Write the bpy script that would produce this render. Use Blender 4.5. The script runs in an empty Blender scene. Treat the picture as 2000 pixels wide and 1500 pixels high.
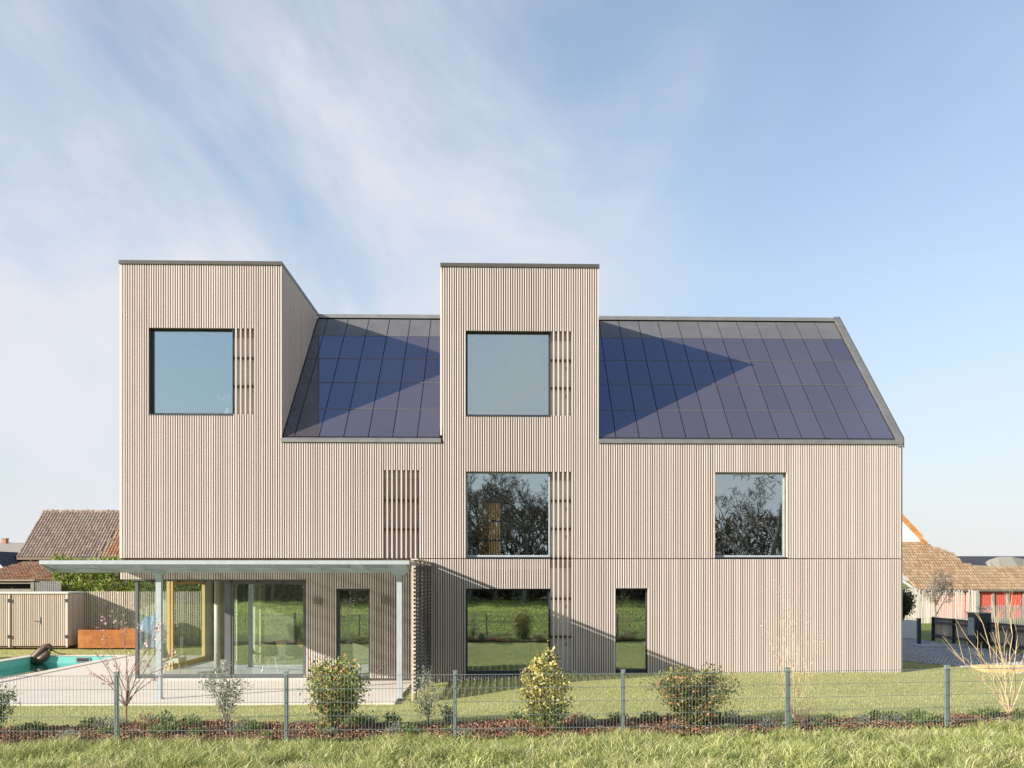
import bpy, math, random
import numpy as np
from mathutils import Vector, Matrix

random.seed(7)
SC = bpy.context.scene
COL = SC.collection

# ------------------------------------------------------------------ camera
cam_data = bpy.data.cameras.new('camera')
cam = bpy.data.objects.new('camera', cam_data)
COL.objects.link(cam)
SC.camera = cam
cam_data.sensor_width = 36.0
cam_data.lens = 32.22
cam_data.shift_x = -0.01665
cam_data.shift_y = 0.19
cam_data.clip_start = 0.05
cam_data.clip_end = 3000.0
cam.location = (0.0, -24.5, 2.42)
cam.rotation_euler = (math.radians(90), 0, math.radians(-1.45))

# ------------------------------------------------------------------ sun and sky
SUN = Vector((-4.84, -2.76, 1.97)).normalized()          # towards the sun
sun_el = math.asin(SUN.z)
sun_rot = math.atan2(SUN.x, SUN.y)
ld = bpy.data.lights.new('sun', 'SUN')
ld.energy = 3.8
ld.angle = math.radians(0.5)
ld.color = (1.0, 0.925, 0.83)
sun = bpy.data.objects.new('sun', ld)
COL.objects.link(sun)
sun.rotation_euler = (-SUN).to_track_quat('-Z', 'Y').to_euler()
sun.location = (-30, -20, 30)

world = bpy.data.worlds.new('World')
SC.world = world
world.use_nodes = True
wn, wl = world.node_tree.nodes, world.node_tree.links
wn.clear()


def wnode(t, **kw):
    n = wn.new(t)
    for k, v in kw.items():
        setattr(n, k, v)
    return n


sky = wnode('ShaderNodeTexSky', sky_type='NISHITA', sun_disc=False, sun_elevation=sun_el, sun_rotation=sun_rot,
            altitude=200, air_density=1.0, dust_density=0.6, ozone_density=2.0)
tc = wnode('ShaderNodeTexCoord')
sep = wnode('ShaderNodeSeparateXYZ')
wl.new(tc.outputs['Generated'], sep.inputs[0])


def wmath(op, a, b=None, c=None):
    n = wnode('ShaderNodeMath', operation=op)
    for i, v in enumerate((a, b, c)):
        if v is None:
            continue
        if isinstance(v, (int, float)):
            n.inputs[i].default_value = v
        else:
            wl.new(v, n.inputs[i])
    return n.outputs[0]


zc = wmath('ADD', wmath('MAXIMUM', sep.outputs[2], 0.0), 0.42)
px = wmath('DIVIDE', sep.outputs[0], zc)
py = wmath('DIVIDE', sep.outputs[1], zc)
comb = wnode('ShaderNodeCombineXYZ')
wl.new(px, comb.inputs[0]); wl.new(py, comb.inputs[1])


def cloud_layer(loc, rot, scl, scale, detail, rough, lo, hi, dist=0.0):
    mp = wnode('ShaderNodeMapping')
    mp.inputs['Location'].default_value = loc
    mp.inputs['Rotation'].default_value = (0, 0, rot)
    mp.inputs['Scale'].default_value = scl
    wl.new(comb.outputs[0], mp.inputs[0])
    nz = wnode('ShaderNodeTexNoise')
    nz.inputs['Scale'].default_value = scale
    nz.inputs['Detail'].default_value = detail
    nz.inputs['Roughness'].default_value = rough
    nz.inputs['Distortion'].default_value = dist
    wl.new(mp.outputs[0], nz.inputs['Vector'])
    mr = wnode('ShaderNodeMapRange', interpolation_type='SMOOTHSTEP')
    mr.inputs[1].default_value = lo
    mr.inputs[2].default_value = hi
    wl.new(nz.outputs['Fac'], mr.inputs[0])
    return mr.outputs[0]


CL_OFF = (4.15, 1.1, 0.0)
big = cloud_layer(CL_OFF, 0.0, (1, 1, 1), 0.62, 4.0, 0.55, 0.42, 0.60, 0.4)
wisp = cloud_layer((1.3, 0.4, 0), math.radians(-25), (1.5, 0.8, 1), 1.7, 10.0, 0.58, 0.30, 0.72, 0.5)
fine = cloud_layer((5.0, 2.0, 0), math.radians(-30), (1.7, 0.7, 1), 3.6, 8.0, 0.6, 0.3, 0.8, 0.4)
cm = wmath('MULTIPLY', big, wmath('ADD', wmath('MULTIPLY', wisp, 0.92), wmath('MULTIPLY', fine, 0.25)))
zpos = wmath('MAXIMUM', sep.outputs[2], 0.0)
veil = wmath('MULTIPLY', wmath('POWER', wmath('SUBTRACT', 1.0, wmath('MINIMUM', wmath('MULTIPLY', zpos, 1.15), 1.0)), 1.6), 0.82)
low = wmath('MULTIPLY', wmath('POWER', wmath('SUBTRACT', 1.0, wmath('MINIMUM', wmath('MULTIPLY', zpos, 1.6), 1.0)), 5.0), 0.9)


def wmix(fac, a_, col):
    n = wnode('ShaderNodeMix', data_type='RGBA')
    wl.new(fac, n.inputs[0]); wl.new(a_, n.inputs[6]); n.inputs[7].default_value = col
    return n.outputs[2]


skyc = wmix(veil, sky.outputs[0], (1.95, 2.50, 3.22, 1))        # thin summer-blue aerial veil
skyc = wmix(low, skyc, (3.15, 3.32, 3.45, 1))                   # pale air near the horizon
tint = wnode('ShaderNodeMix', data_type='RGBA', blend_type='MULTIPLY')
tint.inputs[0].default_value = 1.0
wl.new(skyc, tint.inputs[6]); tint.inputs[7].default_value = (1.06, 0.985, 0.915, 1)
skyc = tint.outputs[2]
soft = cloud_layer((7.7, 3.2, 0), math.radians(10), (1, 1, 1), 1.0, 5.0, 0.55, 0.45, 0.72, 0.4)
cm = wmath('ADD', cm, wmath('MULTIPLY', wmath('MULTIPLY', soft, wmath('SUBTRACT', 1.0, wmath('MINIMUM', wmath('MULTIPLY', zpos, 1.3), 1.0))), 0.55))
skyc = wmix(wmath('MINIMUM', cm, 0.95), skyc, (3.10, 3.16, 3.42, 1))
bg = wnode('ShaderNodeBackground')
bg.inputs['Strength'].default_value = 0.116
wl.new(skyc, bg.inputs['Color'])
wo = wnode('ShaderNodeOutputWorld')
wl.new(bg.outputs[0], wo.inputs[0])

# ------------------------------------------------------------------ exposure
SC.view_settings.view_transform = 'Standard'
SC.view_settings.look = 'None'
SC.view_settings.exposure = 1.16
SC.view_settings.gamma = 1.0
SC.view_settings.use_curve_mapping = False
SC.render.engine = 'CYCLES'
SC.cycles.max_bounces = 8
SC.cycles.transparent_max_bounces = 24
SC.cycles.glossy_bounces = 4
SC.cycles.use_denoising = True


# ================================================================== materials
class NT:
    def __init__(self, name):
        self.m = bpy.data.materials.new(name)
        self.m.use_nodes = True
        self.n, self.l = self.m.node_tree.nodes, self.m.node_tree.links
        self.n.clear()
        self.out = self.n.new('ShaderNodeOutputMaterial')

    def node(self, t, **kw):
        n = self.n.new(t)
        for k, v in kw.items():
            setattr(n, k, v)
        return n

    def val(self, sock, v):
        if hasattr(v, 'is_output'):
            self.l.new(v, sock)
        else:
            sock.default_value = v

    def math(self, op, a, b=0.0, c=0.0):
        n = self.node('ShaderNodeMath', operation=op)
        self.val(n.inputs[0], a); self.val(n.inputs[1], b); self.val(n.inputs[2], c)
        return n.outputs[0]

    def rnd(self):
        oi = self.node('ShaderNodeObjectInfo').outputs['Random']
        ge = self.node('ShaderNodeNewGeometry').outputs['Random Per Island']
        return self.math('FRACT', self.math('ADD', oi, ge))

    def pos(self):
        return self.node('ShaderNodeNewGeometry').outputs['Position']

    def noise(self, scale, detail=4.0, rough=0.55, scl=None, vec=None, dist=0.0):
        v = vec or self.pos()
        if scl:
            mp = self.node('ShaderNodeMapping')
            mp.inputs['Scale'].default_value = scl
            self.l.new(v, mp.inputs[0]); v = mp.outputs[0]
        n = self.node('ShaderNodeTexNoise')
        n.inputs['Scale'].default_value = scale
        n.inputs['Detail'].default_value = detail
        n.inputs['Roughness'].default_value = rough
        n.inputs['Distortion'].default_value = dist
        self.l.new(v, n.inputs['Vector'])
        return n.outputs['Fac']

    def ramp(self, fac, stops, interp='LINEAR'):
        r = self.node('ShaderNodeValToRGB')
        r.color_ramp.interpolation = interp
        e = r.color_ramp.elements
        while len(e) < len(stops):
            e.new(0.5)
        for i, (p, c) in enumerate(stops):
            e[i].position = p
            e[i].color = (*c, 1) if len(c) == 3 else c
        self.val(r.inputs[0], fac)
        return r.outputs[0]

    def mix(self, fac, a, b, mode='MIX'):
        n = self.node('ShaderNodeMix', data_type='RGBA', blend_type=mode)
        self.val(n.inputs[0], fac)
        self.val(n.inputs[6], (*a, 1) if isinstance(a, tuple) and len(a) == 3 else a)
        self.val(n.inputs[7], (*b, 1) if isinstance(b, tuple) and len(b) == 3 else b)
        return n.outputs[2]

    def rng(self, v, a, b, c=0.0, d=1.0):
        n = self.node('ShaderNodeMapRange')
        n.inputs[1].default_value = a; n.inputs[2].default_value = b
        n.inputs[3].default_value = c; n.inputs[4].default_value = d
        self.val(n.inputs[0], v)
        return n.outputs[0]

    def bump(self, h, strength=0.4, dist=0.02):
        b = self.node('ShaderNodeBump')
        b.inputs['Strength'].default_value = strength
        b.inputs['Distance'].default_value = dist
        self.val(b.inputs['Height'], h)
        return b.outputs[0]

    def bsdf(self, color, rough=0.6, metal=0.0, normal=None, spec=0.5, coat=0.0, trans=0.0):
        b = self.node('ShaderNodeBsdfPrincipled')
        self.val(b.inputs['Base Color'], (*color, 1) if isinstance(color, tuple) and len(color) == 3 else color)
        self.val(b.inputs['Roughness'], rough)
        b.inputs['Metallic'].default_value = metal
        b.inputs['Specular IOR Level'].default_value = spec
        b.inputs['Coat Weight'].default_value = coat
        b.inputs['Coat Roughness'].default_value = 0.06
        if normal is not None:
            self.l.new(normal, b.inputs['Normal'])
        if trans > 0:
            t = self.node('ShaderNodeBsdfTranslucent')
            self.val(t.inputs[0], (*color, 1) if isinstance(color, tuple) and len(color) == 3 else color)
            mx = self.node('ShaderNodeMixShader')
            mx.inputs[0].default_value = trans
            self.l.new(b.outputs[0], mx.inputs[1]); self.l.new(t.outputs[0], mx.inputs[2])
            self.l.new(mx.outputs[0], self.out.inputs[0])
        else:
            self.l.new(b.outputs[0], self.out.inputs[0])
        return self.m


def m_plain(name, col, rough=0.6, metal=0.0, var=0.12, scale=3.0, spec=0.5):
    t = NT(name)
    f = t.noise(scale, 5.0)
    lo = tuple(c * (1 - var) for c in col); hi = tuple(min(1, c * (1 + var)) for c in col)
    return t.bsdf(t.ramp(f, [(0.3, lo), (0.7, hi)]), rough, metal, spec=spec)


def m_wood(name, lo, mid, hi, streak=0.35, gray=(0.36, 0.33, 0.30), rough=0.7):
    t = NT(name)
    r = t.rnd()
    base = t.ramp(r, [(0.0, lo), (0.5, mid), (1.0, hi)])
    g = t.noise(1.0, 6.0, 0.65, (90, 90, 2.2))
    col = t.mix(t.rng(g, 0.35, 0.75, 0.0, streak), base, gray)
    w = t.noise(1.0, 3.0, 0.5, (16, 16, 0.7))
    col = t.mix(t.rng(w, 0.5, 0.8, 0.0, 0.30), col, gray)
    k = t.noise(1.0, 2.0, 0.5, (34, 34, 9))
    col = t.mix(t.rng(k, 0.74, 0.80, 0.0, 0.55), col, (0.16, 0.10, 0.07))
    return t.bsdf(col, rough, normal=t.bump(g, 0.25, 0.004), spec=0.25)


def m_leaf(name, stops, trans=0.3, rough=0.45):
    t = NT(name)
    return t.bsdf(t.ramp(t.rnd(), stops), rough, trans=trans, spec=0.4)


def m_grass(name, stops, dry, lush, trans=0.35):
    t = NT(name)
    c = t.ramp(t.rnd(), stops)
    c = t.mix(t.rng(t.noise(1.1, 4, 0.6), 0.52, 0.72, 0, 0.6), c, dry)
    c = t.mix(t.rng(t.noise(2.3, 3, 0.6), 0.55, 0.75, 0, 0.6), c, lush)
    return t.bsdf(c, 0.5, trans=trans, spec=0.35)


def m_glass(name, refl, tint, tintr=(1, 1, 1)):
    t = NT(name)
    tr = t.node('ShaderNodeBsdfTransparent'); tr.inputs[0].default_value = (*tint, 1)
    gl = t.node('ShaderNodeBsdfGlossy'); gl.inputs['Roughness'].default_value = 0.0
    gl.inputs['Color'].default_value = (*tintr, 1)
    lw = t.node('ShaderNodeLayerWeight'); lw.inputs['Blend'].default_value = 0.5
    f = t.rng(t.math('POWER', lw.outputs['Facing'], 5.0), 0.0, 1.0, refl, 0.9)
    wob = t.noise(0.9, 2.0, 0.5)
    b = t.bump(wob, 0.035, 0.05)
    t.l.new(b, gl.inputs['Normal'])
    mx = t.node('ShaderNodeMixShader')
    t.l.new(f, mx.inputs[0]); t.l.new(tr.outputs[0], mx.inputs[1]); t.l.new(gl.outputs[0], mx.inputs[2])
    t.l.new(mx.outputs[0], t.out.inputs[0])
    return t.m


M = {}
M['slat'] = m_wood('larch_slat', (0.55, 0.46, 0.405), (0.61, 0.52, 0.465), (0.67, 0.59, 0.535), 0.24, (0.43, 0.39, 0.36))
M['warmslat'] = m_wood('larch_slat_warm', (0.60, 0.45, 0.30), (0.68, 0.53, 0.37), (0.74, 0.60, 0.44), 0.22, (0.42, 0.36, 0.30))
M['fenceslat'] = m_wood('fence_slat', (0.48, 0.38, 0.29), (0.58, 0.48, 0.38), (0.67, 0.58, 0.48), 0.28, (0.36, 0.33, 0.30))
M['backing'] = m_plain('dark_backing', (0.10, 0.065, 0.045), 0.9, var=0.3, scale=6)
M['darkmetal'] = m_plain('anthracite_metal', (0.035, 0.042, 0.055), 0.42, 0.0, 0.1)
M['frame'] = m_plain('grey_window_frame', (0.10, 0.105, 0.11), 0.45, 0.0, 0.08)
M['trim'] = m_plain('zinc_trim', (0.30, 0.29, 0.27), 0.40, 0.6, 0.12, 4)
M['coping'] = m_plain('coping_metal', (0.11, 0.10, 0.085), 0.4, 0.3, 0.1, 4)
M['steel'] = m_plain('painted_grey_steel', (0.44, 0.48, 0.49), 0.42, 0.1, 0.08, 6)
M['shadescreen'] = m_plain('shaded_slat_grey', (0.075, 0.072, 0.075), 0.7, 0, 0.25, 7)  # dark colour carries the shade on the canopy screen
M['white'] = m_plain('white_plaster', (0.74, 0.73, 0.70), 0.85, 0, 0.05)
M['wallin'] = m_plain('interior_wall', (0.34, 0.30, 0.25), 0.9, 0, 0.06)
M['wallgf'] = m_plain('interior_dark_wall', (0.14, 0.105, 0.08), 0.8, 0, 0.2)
M['floorin'] = m_plain('interior_screed', (0.62, 0.59, 0.54), 0.5, 0, 0.08, 1.2)
M['oak'] = m_wood('oak_frame', (0.60, 0.40, 0.17), (0.66, 0.46, 0.21), (0.72, 0.52, 0.27), 0.2, (0.40, 0.27, 0.12))
M['glass'] = m_glass('window_glass', 0.36, (0.80, 0.86, 0.84), (0.86, 0.97, 1.0))
M['glassclear'] = m_glass('clear_glass', 0.045, (0.90, 0.94, 0.93))
t = NT('canopy_glass')
tr = t.node('ShaderNodeBsdfTransparent'); tr.inputs[0].default_value = (0.68, 0.73, 0.71, 1)
tl = t.node('ShaderNodeBsdfTranslucent'); tl.inputs[0].default_value = (0.84, 0.88, 0.84, 1)
gl = t.node('ShaderNodeBsdfGlossy'); gl.inputs['Roughness'].default_value = 0.02
m1 = t.node('ShaderNodeMixShader'); m1.inputs[0].default_value = 0.50
t.l.new(tr.outputs[0], m1.inputs[1]); t.l.new(tl.outputs[0], m1.inputs[2])
lw = t.node('ShaderNodeLayerWeight'); lw.inputs['Blend'].default_value = 0.5
m2 = t.node('ShaderNodeMixShader'); t.l.new(t.rng(t.math('POWER', lw.outputs['Facing'], 5.0), 0, 1, 0.05, 0.9), m2.inputs[0])
t.l.new(m1.outputs[0], m2.inputs[1]); t.l.new(gl.outputs[0], m2.inputs[2]); t.l.new(m2.outputs[0], t.out.inputs[0])
M['glassroof'] = t.m
M['curtain'] = m_plain('cream_curtain', (0.72, 0.66, 0.52), 0.9, 0, 0.06)
M['rust'] = None

t = NT('corten_steel')
f1 = t.noise(2.2, 6, 0.65); f2 = t.noise(14, 4)
c = t.ramp(f1, [(0.3, (0.26, 0.085, 0.022)), (0.55, (0.42, 0.16, 0.04)), (0.75, (0.52, 0.24, 0.07))])
c = t.mix(t.rng(f2, 0.5, 0.8, 0, 0.4), c, (0.22, 0.08, 0.03))
M['rust'] = t.bsdf(c, 0.75, normal=t.bump(f2, 0.3, 0.004), spec=0.3)

t = NT('solar_glass')
r = t.rnd()
fine1 = t.noise(1.0, 4, 0.6, (3.0, 60, 60)); fine2 = t.noise(1.0, 4, 0.6, (60, 4, 4)); spots = t.noise(1.6, 5, 0.6)
c = t.ramp(r, [(0, (0.074, 0.062, 0.064)), (0.5, (0.084, 0.071, 0.072)), (1, (0.097, 0.083, 0.082))])
c = t.mix(t.rng(fine1, 0.4, 0.75, 0, 0.30), c, (0.12, 0.10, 0.11))
c = t.mix(t.rng(fine2, 0.45, 0.8, 0, 0.20), c, (0.13, 0.105, 0.11))
c = t.mix(t.rng(spots, 0.45, 0.8, 0, 0.3), c, (0.11, 0.085, 0.09))
df = t.node('ShaderNodeBsdfDiffuse'); t.l.new(c, df.inputs[0])
gl = t.node('ShaderNodeBsdfGlossy'); gl.inputs[0].default_value = (0.44, 0.62, 0.94, 1); gl.inputs['Roughness'].default_value = 0.07
lw = t.node('ShaderNodeLayerWeight'); lw.inputs['Blend'].default_value = 0.5
mx = t.node('ShaderNodeMixShader'); t.l.new(t.rng(t.math('POWER', lw.outputs['Facing'], 4.0), 0, 1, 0.30, 0.9), mx.inputs[0])
t.l.new(df.outputs[0], mx.inputs[1]); t.l.new(gl.outputs[0], mx.inputs[2]); t.l.new(mx.outputs[0], t.out.inputs[0])
M['solar'] = t.m
t = NT('blind_panel')
spots = t.noise(1.4, 5, 0.6)
M['blind'] = t.bsdf(t.ramp(spots, [(0.3, (0.115, 0.113, 0.115)), (0.7, (0.15, 0.146, 0.145))]), 0.28, spec=0.6)

# grounds
t = NT('meadow_soil')
f = t.noise(0.35, 6, 0.6); g = t.noise(9, 5, 0.7)
c = t.ramp(f, [(0.3, (0.13, 0.17, 0.04)), (0.55, (0.20, 0.24, 0.065)), (0.75, (0.27, 0.27, 0.09))])
c = t.mix(t.rng(g, 0.4, 0.75, 0, 0.4), c, (0.11, 0.13, 0.035))
M['meadow'] = t.bsdf(c, 0.9, normal=t.bump(g, 0.8, 0.08), spec=0.15)
t = NT('lawn_ground')
f = t.noise(0.5, 5, 0.6); g = t.noise(28, 5, 0.7)
c = t.ramp(f, [(0.3, (0.310, 0.316, 0.103)), (0.7, (0.425, 0.407, 0.167))])
c = t.mix(t.rng(g, 0.4, 0.75, 0, 0.5), c, (0.14, 0.16, 0.045))
M['lawn'] = t.bsdf(c, 0.9, normal=t.bump(g, 0.8, 0.03), spec=0.15)
t = NT('bark_mulch_bed')
f = t.noise(22, 6, 0.7); g = t.noise(2.2, 4)
c = t.ramp(f, [(0.3, (0.035, 0.016, 0.01)), (0.55, (0.12, 0.05, 0.026)), (0.75, (0.20, 0.095, 0.05))])
c = t.mix(t.rng(g, 0.48, 0.66, 0, 0.75), c, (0.16, 0.15, 0.055))
M['mulch'] = t.bsdf(c, 0.95, normal=t.bump(f, 1.0, 0.05), spec=0.1)
t = NT('terrace_concrete')
f = t.noise(1.3, 6, 0.6); g = t.noise(1.0, 5, 0.6, (1.2, 22, 22)); k = t.noise(160, 3)
c = t.ramp(f, [(0.3, (0.64, 0.565, 0.48)), (0.7, (0.72, 0.645, 0.55))])
c = t.mix(t.rng(g, 0.5, 0.8, 0, 0.35), c, (0.46, 0.41, 0.35))
M['terrace'] = t.bsdf(c, 0.8, normal=t.bump(k, 0.15, 0.004), spec=0.3)
M['concrete'] = m_plain('grey_concrete', (0.42, 0.41, 0.39), 0.85, 0, 0.12, 5)
t = NT('granite_sett')
c = t.ramp(t.rnd(), [(0, (0.30, 0.295, 0.29)), (0.5, (0.42, 0.41, 0.39)), (1, (0.55, 0.53, 0.50))])
M['sett'] = t.bsdf(c, 0.75, spec=0.3)
M['joint'] = m_plain('sett_joint', (0.13, 0.125, 0.12), 0.95, 0, 0.3, 10)
M['poolwall'] = m_plain('turquoise_pool_liner', (0.16, 0.50, 0.44), 0.5, 0, 0.08)
t = NT('pool_water')
nb = t.bump(t.noise(2.5, 3, 0.5), 0.05, 0.02)
tr = t.node('ShaderNodeBsdfTransparent'); tr.inputs[0].default_value = (0.62, 0.93, 0.90, 1)
gl = t.node('ShaderNodeBsdfGlossy'); gl.inputs['Roughness'].default_value = 0.01; t.l.new(nb, gl.inputs['Normal'])
lw = t.node('ShaderNodeLayerWeight'); lw.inputs['Blend'].default_value = 0.5
ff = t.rng(t.math('POWER', lw.outputs['Facing'], 4.0), 0.0, 1.0, 0.04, 0.95)
mx = t.node('ShaderNodeMixShader'); t.l.new(ff, mx.inputs[0]); t.l.new(tr.outputs[0], mx.inputs[1]); t.l.new(gl.outputs[0], mx.inputs[2])
t.l.new(mx.outputs[0], t.out.inputs[0])
M['water'] = t.m


def m_tile(name, stops, moss=(0.20, 0.19, 0.13), mossamt=0.5):
    t = NT(name)
    c = t.ramp(t.rnd(), stops)
    f = t.noise(1.1, 5, 0.65)
    c = t.mix(t.rng(f, 0.42, 0.7, 0, mossamt), c, moss)
    g = t.noise(11, 4)
    c = t.mix(t.rng(g, 0.5, 0.8, 0, 0.35), c, (0.12, 0.10, 0.08))
    return t.bsdf(c, 0.85, spec=0.2)


M['tilebrown'] = m_tile('brown_roof_tile', [(0, (0.24, 0.17, 0.135)), (0.5, (0.32, 0.235, 0.19)), (1, (0.40, 0.29, 0.235))], (0.27, 0.25, 0.19), 0.55)
M['tilered'] = m_tile('terracotta_tile', [(0, (0.306, 0.138, 0.070)), (0.5, (0.399, 0.209, 0.115)), (1, (0.442, 0.304, 0.190))], (0.255, 0.247, 0.180), 0.45)
M['tileold'] = m_tile('weathered_tile', [(0, (0.30, 0.17, 0.09)), (0.4, (0.36, 0.23, 0.135)), (1, (0.44, 0.33, 0.21))], (0.30, 0.245, 0.14), 0.7)
M['tilegrey'] = m_tile('grey_tile', [(0, (0.24, 0.23, 0.20)), (1, (0.34, 0.31, 0.26))], (0.25, 0.24, 0.18), 0.4)
M['tiledark'] = m_tile('slate_tile', [(0, (0.05, 0.055, 0.075)), (1, (0.085, 0.09, 0.11))], (0.08, 0.085, 0.09), 0.3)
M['tileorange'] = m_tile('orange_verge_tile', [(0, (0.46, 0.20, 0.06)), (1, (0.58, 0.30, 0.11))], (0.40, 0.24, 0.10), 0.3)
M['brick'] = m_plain('chimney_brick', (0.44, 0.22, 0.14), 0.85, 0, 0.25, 8)
M['oldwood'] = m_wood('weathered_board', (0.26, 0.22, 0.17), (0.34, 0.29, 0.23), (0.42, 0.37, 0.30), 0.4, (0.20, 0.18, 0.15))
M['darkwood'] = m_wood('dark_timber', (0.10, 0.065, 0.04), (0.15, 0.095, 0.06), (0.2, 0.13, 0.085), 0.3, (0.08, 0.06, 0.05))
M['yellowwood'] = m_wood('yellow_board', (0.38, 0.26, 0.13), (0.45, 0.32, 0.17), (0.5, 0.37, 0.2), 0.3, (0.28, 0.2, 0.12))
M['red'] = m_plain('red_painted_wood', (0.66, 0.11, 0.085), 0.65, 0, 0.12, 6)
M['greytimber'] = m_plain('grey_timber', (0.30, 0.29, 0.26), 0.85, 0, 0.2, 5)
M['stake'] = m_wood('split_stake', (0.56, 0.49, 0.40), (0.66, 0.59, 0.49), (0.74, 0.68, 0.58), 0.3, (0.38, 0.34, 0.29))
M['bark'] = m_plain('grey_brown_bark', (0.20, 0.165, 0.13), 0.9, 0, 0.3, 9)
M['barkdark'] = m_plain('dark_twig', (0.17, 0.13, 0.10), 0.9, 0, 0.3, 9)
M['pinkbark'] = m_plain('reddish_twig', (0.30, 0.17, 0.12), 0.75, 0, 0.25, 12)
M['yellowbark'] = m_plain('yellow_twig', (0.58, 0.43, 0.23), 0.7, 0, 0.2, 10)
M['palebark'] = m_plain('straw_stem', (0.60, 0.45, 0.28), 0.8, 0, 0.2, 10)
M['pink'] = m_leaf('pink_blossom', [(0, (0.66, 0.34, 0.34)), (0.5, (0.78, 0.52, 0.50)), (1, (0.85, 0.72, 0.68))])
M['pale'] = m_leaf('straw_seed', [(0, (0.56, 0.40, 0.24)), (1, (0.76, 0.60, 0.42))])
M['leafphot'] = m_leaf('red_tipped_leaf', [(0, (0.087, 0.136, 0.039)), (0.35, (0.186, 0.272, 0.064)), (0.62, (0.372, 0.446, 0.111)), (0.8, (0.618, 0.594, 0.186)), (0.90, (0.800, 0.372, 0.149)), (1, (0.800, 0.396, 0.223))])
M['leafphotdark'] = m_leaf('dark_red_tipped_leaf', [(0, (0.071, 0.109, 0.036)), (0.4, (0.156, 0.205, 0.053)), (0.70, (0.289, 0.314, 0.087)), (0.83, (0.529, 0.360, 0.132)), (1, (0.800, 0.337, 0.169))])
M['leafolive'] = m_leaf('grey_green_leaf', [(0, (0.101, 0.132, 0.072)), (0.5, (0.263, 0.284, 0.173)), (1, (0.608, 0.608, 0.446))])
M['leafyellow'] = m_leaf('yellow_variegated_leaf', [(0, (0.057, 0.081, 0.017)), (0.22, (0.161, 0.184, 0.034)), (0.45, (0.483, 0.414, 0.081)), (0.75, (0.713, 0.609, 0.184)), (1, (0.759, 0.690, 0.345))])
M['leafdark'] = m_leaf('dark_evergreen_leaf', [(0, (0.02, 0.035, 0.012)), (0.6, (0.05, 0.075, 0.022)), (1, (0.10, 0.13, 0.04))])
M['leafhedge'] = m_leaf('laurel_leaf', [(0, (0.073, 0.130, 0.018)), (0.45, (0.194, 0.276, 0.037)), (0.8, (0.389, 0.454, 0.075)), (1, (0.551, 0.583, 0.133))])
M['leafgreen'] = m_leaf('green_shrub_leaf', [(0, (0.085, 0.139, 0.031)), (0.5, (0.191, 0.276, 0.064)), (1, (0.361, 0.425, 0.128))])
M['drybloom'] = m_leaf('dry_bloom', [(0, (0.374, 0.220, 0.099)), (0.5, (0.572, 0.418, 0.242)), (1, (0.682, 0.594, 0.440))])
M['lav'] = m_leaf('silver_leaf', [(0, (0.169, 0.195, 0.117)), (0.6, (0.338, 0.351, 0.260)), (1, (0.546, 0.533, 0.442))])
M['lowgreen'] = m_leaf('groundcover_leaf', [(0, (0.086, 0.143, 0.029)), (0.6, (0.215, 0.272, 0.072)), (1, (0.386, 0.400, 0.143))])
M['rustleaf'] = m_leaf('rusty_dry_leaf', [(0, (0.22, 0.09, 0.04)), (0.6, (0.36, 0.17, 0.08)), (1, (0.46, 0.30, 0.17))])
M['grassm'] = m_grass('meadow_blade', [(0, (0.154, 0.209, 0.049)), (0.35, (0.347, 0.400, 0.112)), (0.7, (0.573, 0.577, 0.203)), (0.92, (0.797, 0.736, 0.362)), (1, (0.821, 0.787, 0.589))], (0.613, 0.520, 0.316), (0.153, 0.226, 0.050))
M['grassfar'] = m_grass('far_meadow_blade', [(0, (0.264, 0.336, 0.055)), (0.5, (0.480, 0.540, 0.121)), (1, (0.672, 0.672, 0.242))], (0.672, 0.600, 0.242), (0.264, 0.360, 0.055), 0.6)
M['grassl'] = m_grass('lawn_blade', [(0, (0.307, 0.341, 0.101)), (0.5, (0.538, 0.544, 0.209)), (0.85, (0.718, 0.664, 0.330)), (1, (0.805, 0.731, 0.486))], (0.578, 0.502, 0.309), (0.277, 0.332, 0.108), 0.5)
M['chip'] = m_leaf('bark_chip', [(0, (0.087, 0.041, 0.025)), (0.5, (0.290, 0.128, 0.067)), (0.9, (0.478, 0.246, 0.131)), (1, (0.667, 0.478, 0.304))], 0.0, 0.9)
M['thicket'] = m_leaf('thicket_twig', [(0, (0.080, 0.060, 0.044)), (0.6, (0.170, 0.120, 0.084)), (1, (0.240, 0.200, 0.120))], 0.1, 0.9)
M['bronze'] = m_plain('dark_bronze', (0.10, 0.065, 0.045), 0.5, 0.3, 0.5, 18)
M['blue'] = m_plain('blue_reflection', (0.12, 0.22, 0.42), 0.5, 0, 0.15)  # colour of a blue reflection, made solid
M['palepanel'] = m_plain('pale_blue_door', (0.42, 0.55, 0.60), 0.5, 0, 0.05)
M['lampbox'] = m_plain('taupe_lamp_metal', (0.20, 0.17, 0.145), 0.5, 0.2, 0.08)
M['fencegreen'] = m_plain('grey_green_powder_coat', (0.21, 0.255, 0.24), 0.42, 0.1, 0.1, 8)
M['chairgreen'] = m_plain('moss_green_shell', (0.15, 0.20, 0.07), 0.5)
M['chairdark'] = m_plain('teal_dark_shell', (0.05, 0.075, 0.08), 0.5)
M['orange'] = m_wood('orange_wood_strip', (0.62, 0.27, 0.09), (0.72, 0.36, 0.14), (0.78, 0.46, 0.22), 0.2, (0.4, 0.2, 0.08))
M['chrome'] = m_plain('bright_fitting', (0.62, 0.62, 0.60), 0.3, 0.9, 0.05)
M['rubber'] = m_plain('dark_gap', (0.02, 0.02, 0.022), 0.7)
M['panelgrey'] = m_plain('grey_flap_panel', (0.62, 0.58, 0.52), 0.6, 0, 0.06)
M['panelbrown'] = m_plain('brown_grey_flap', (0.30, 0.25, 0.22), 0.4, 0, 0.08)
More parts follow.
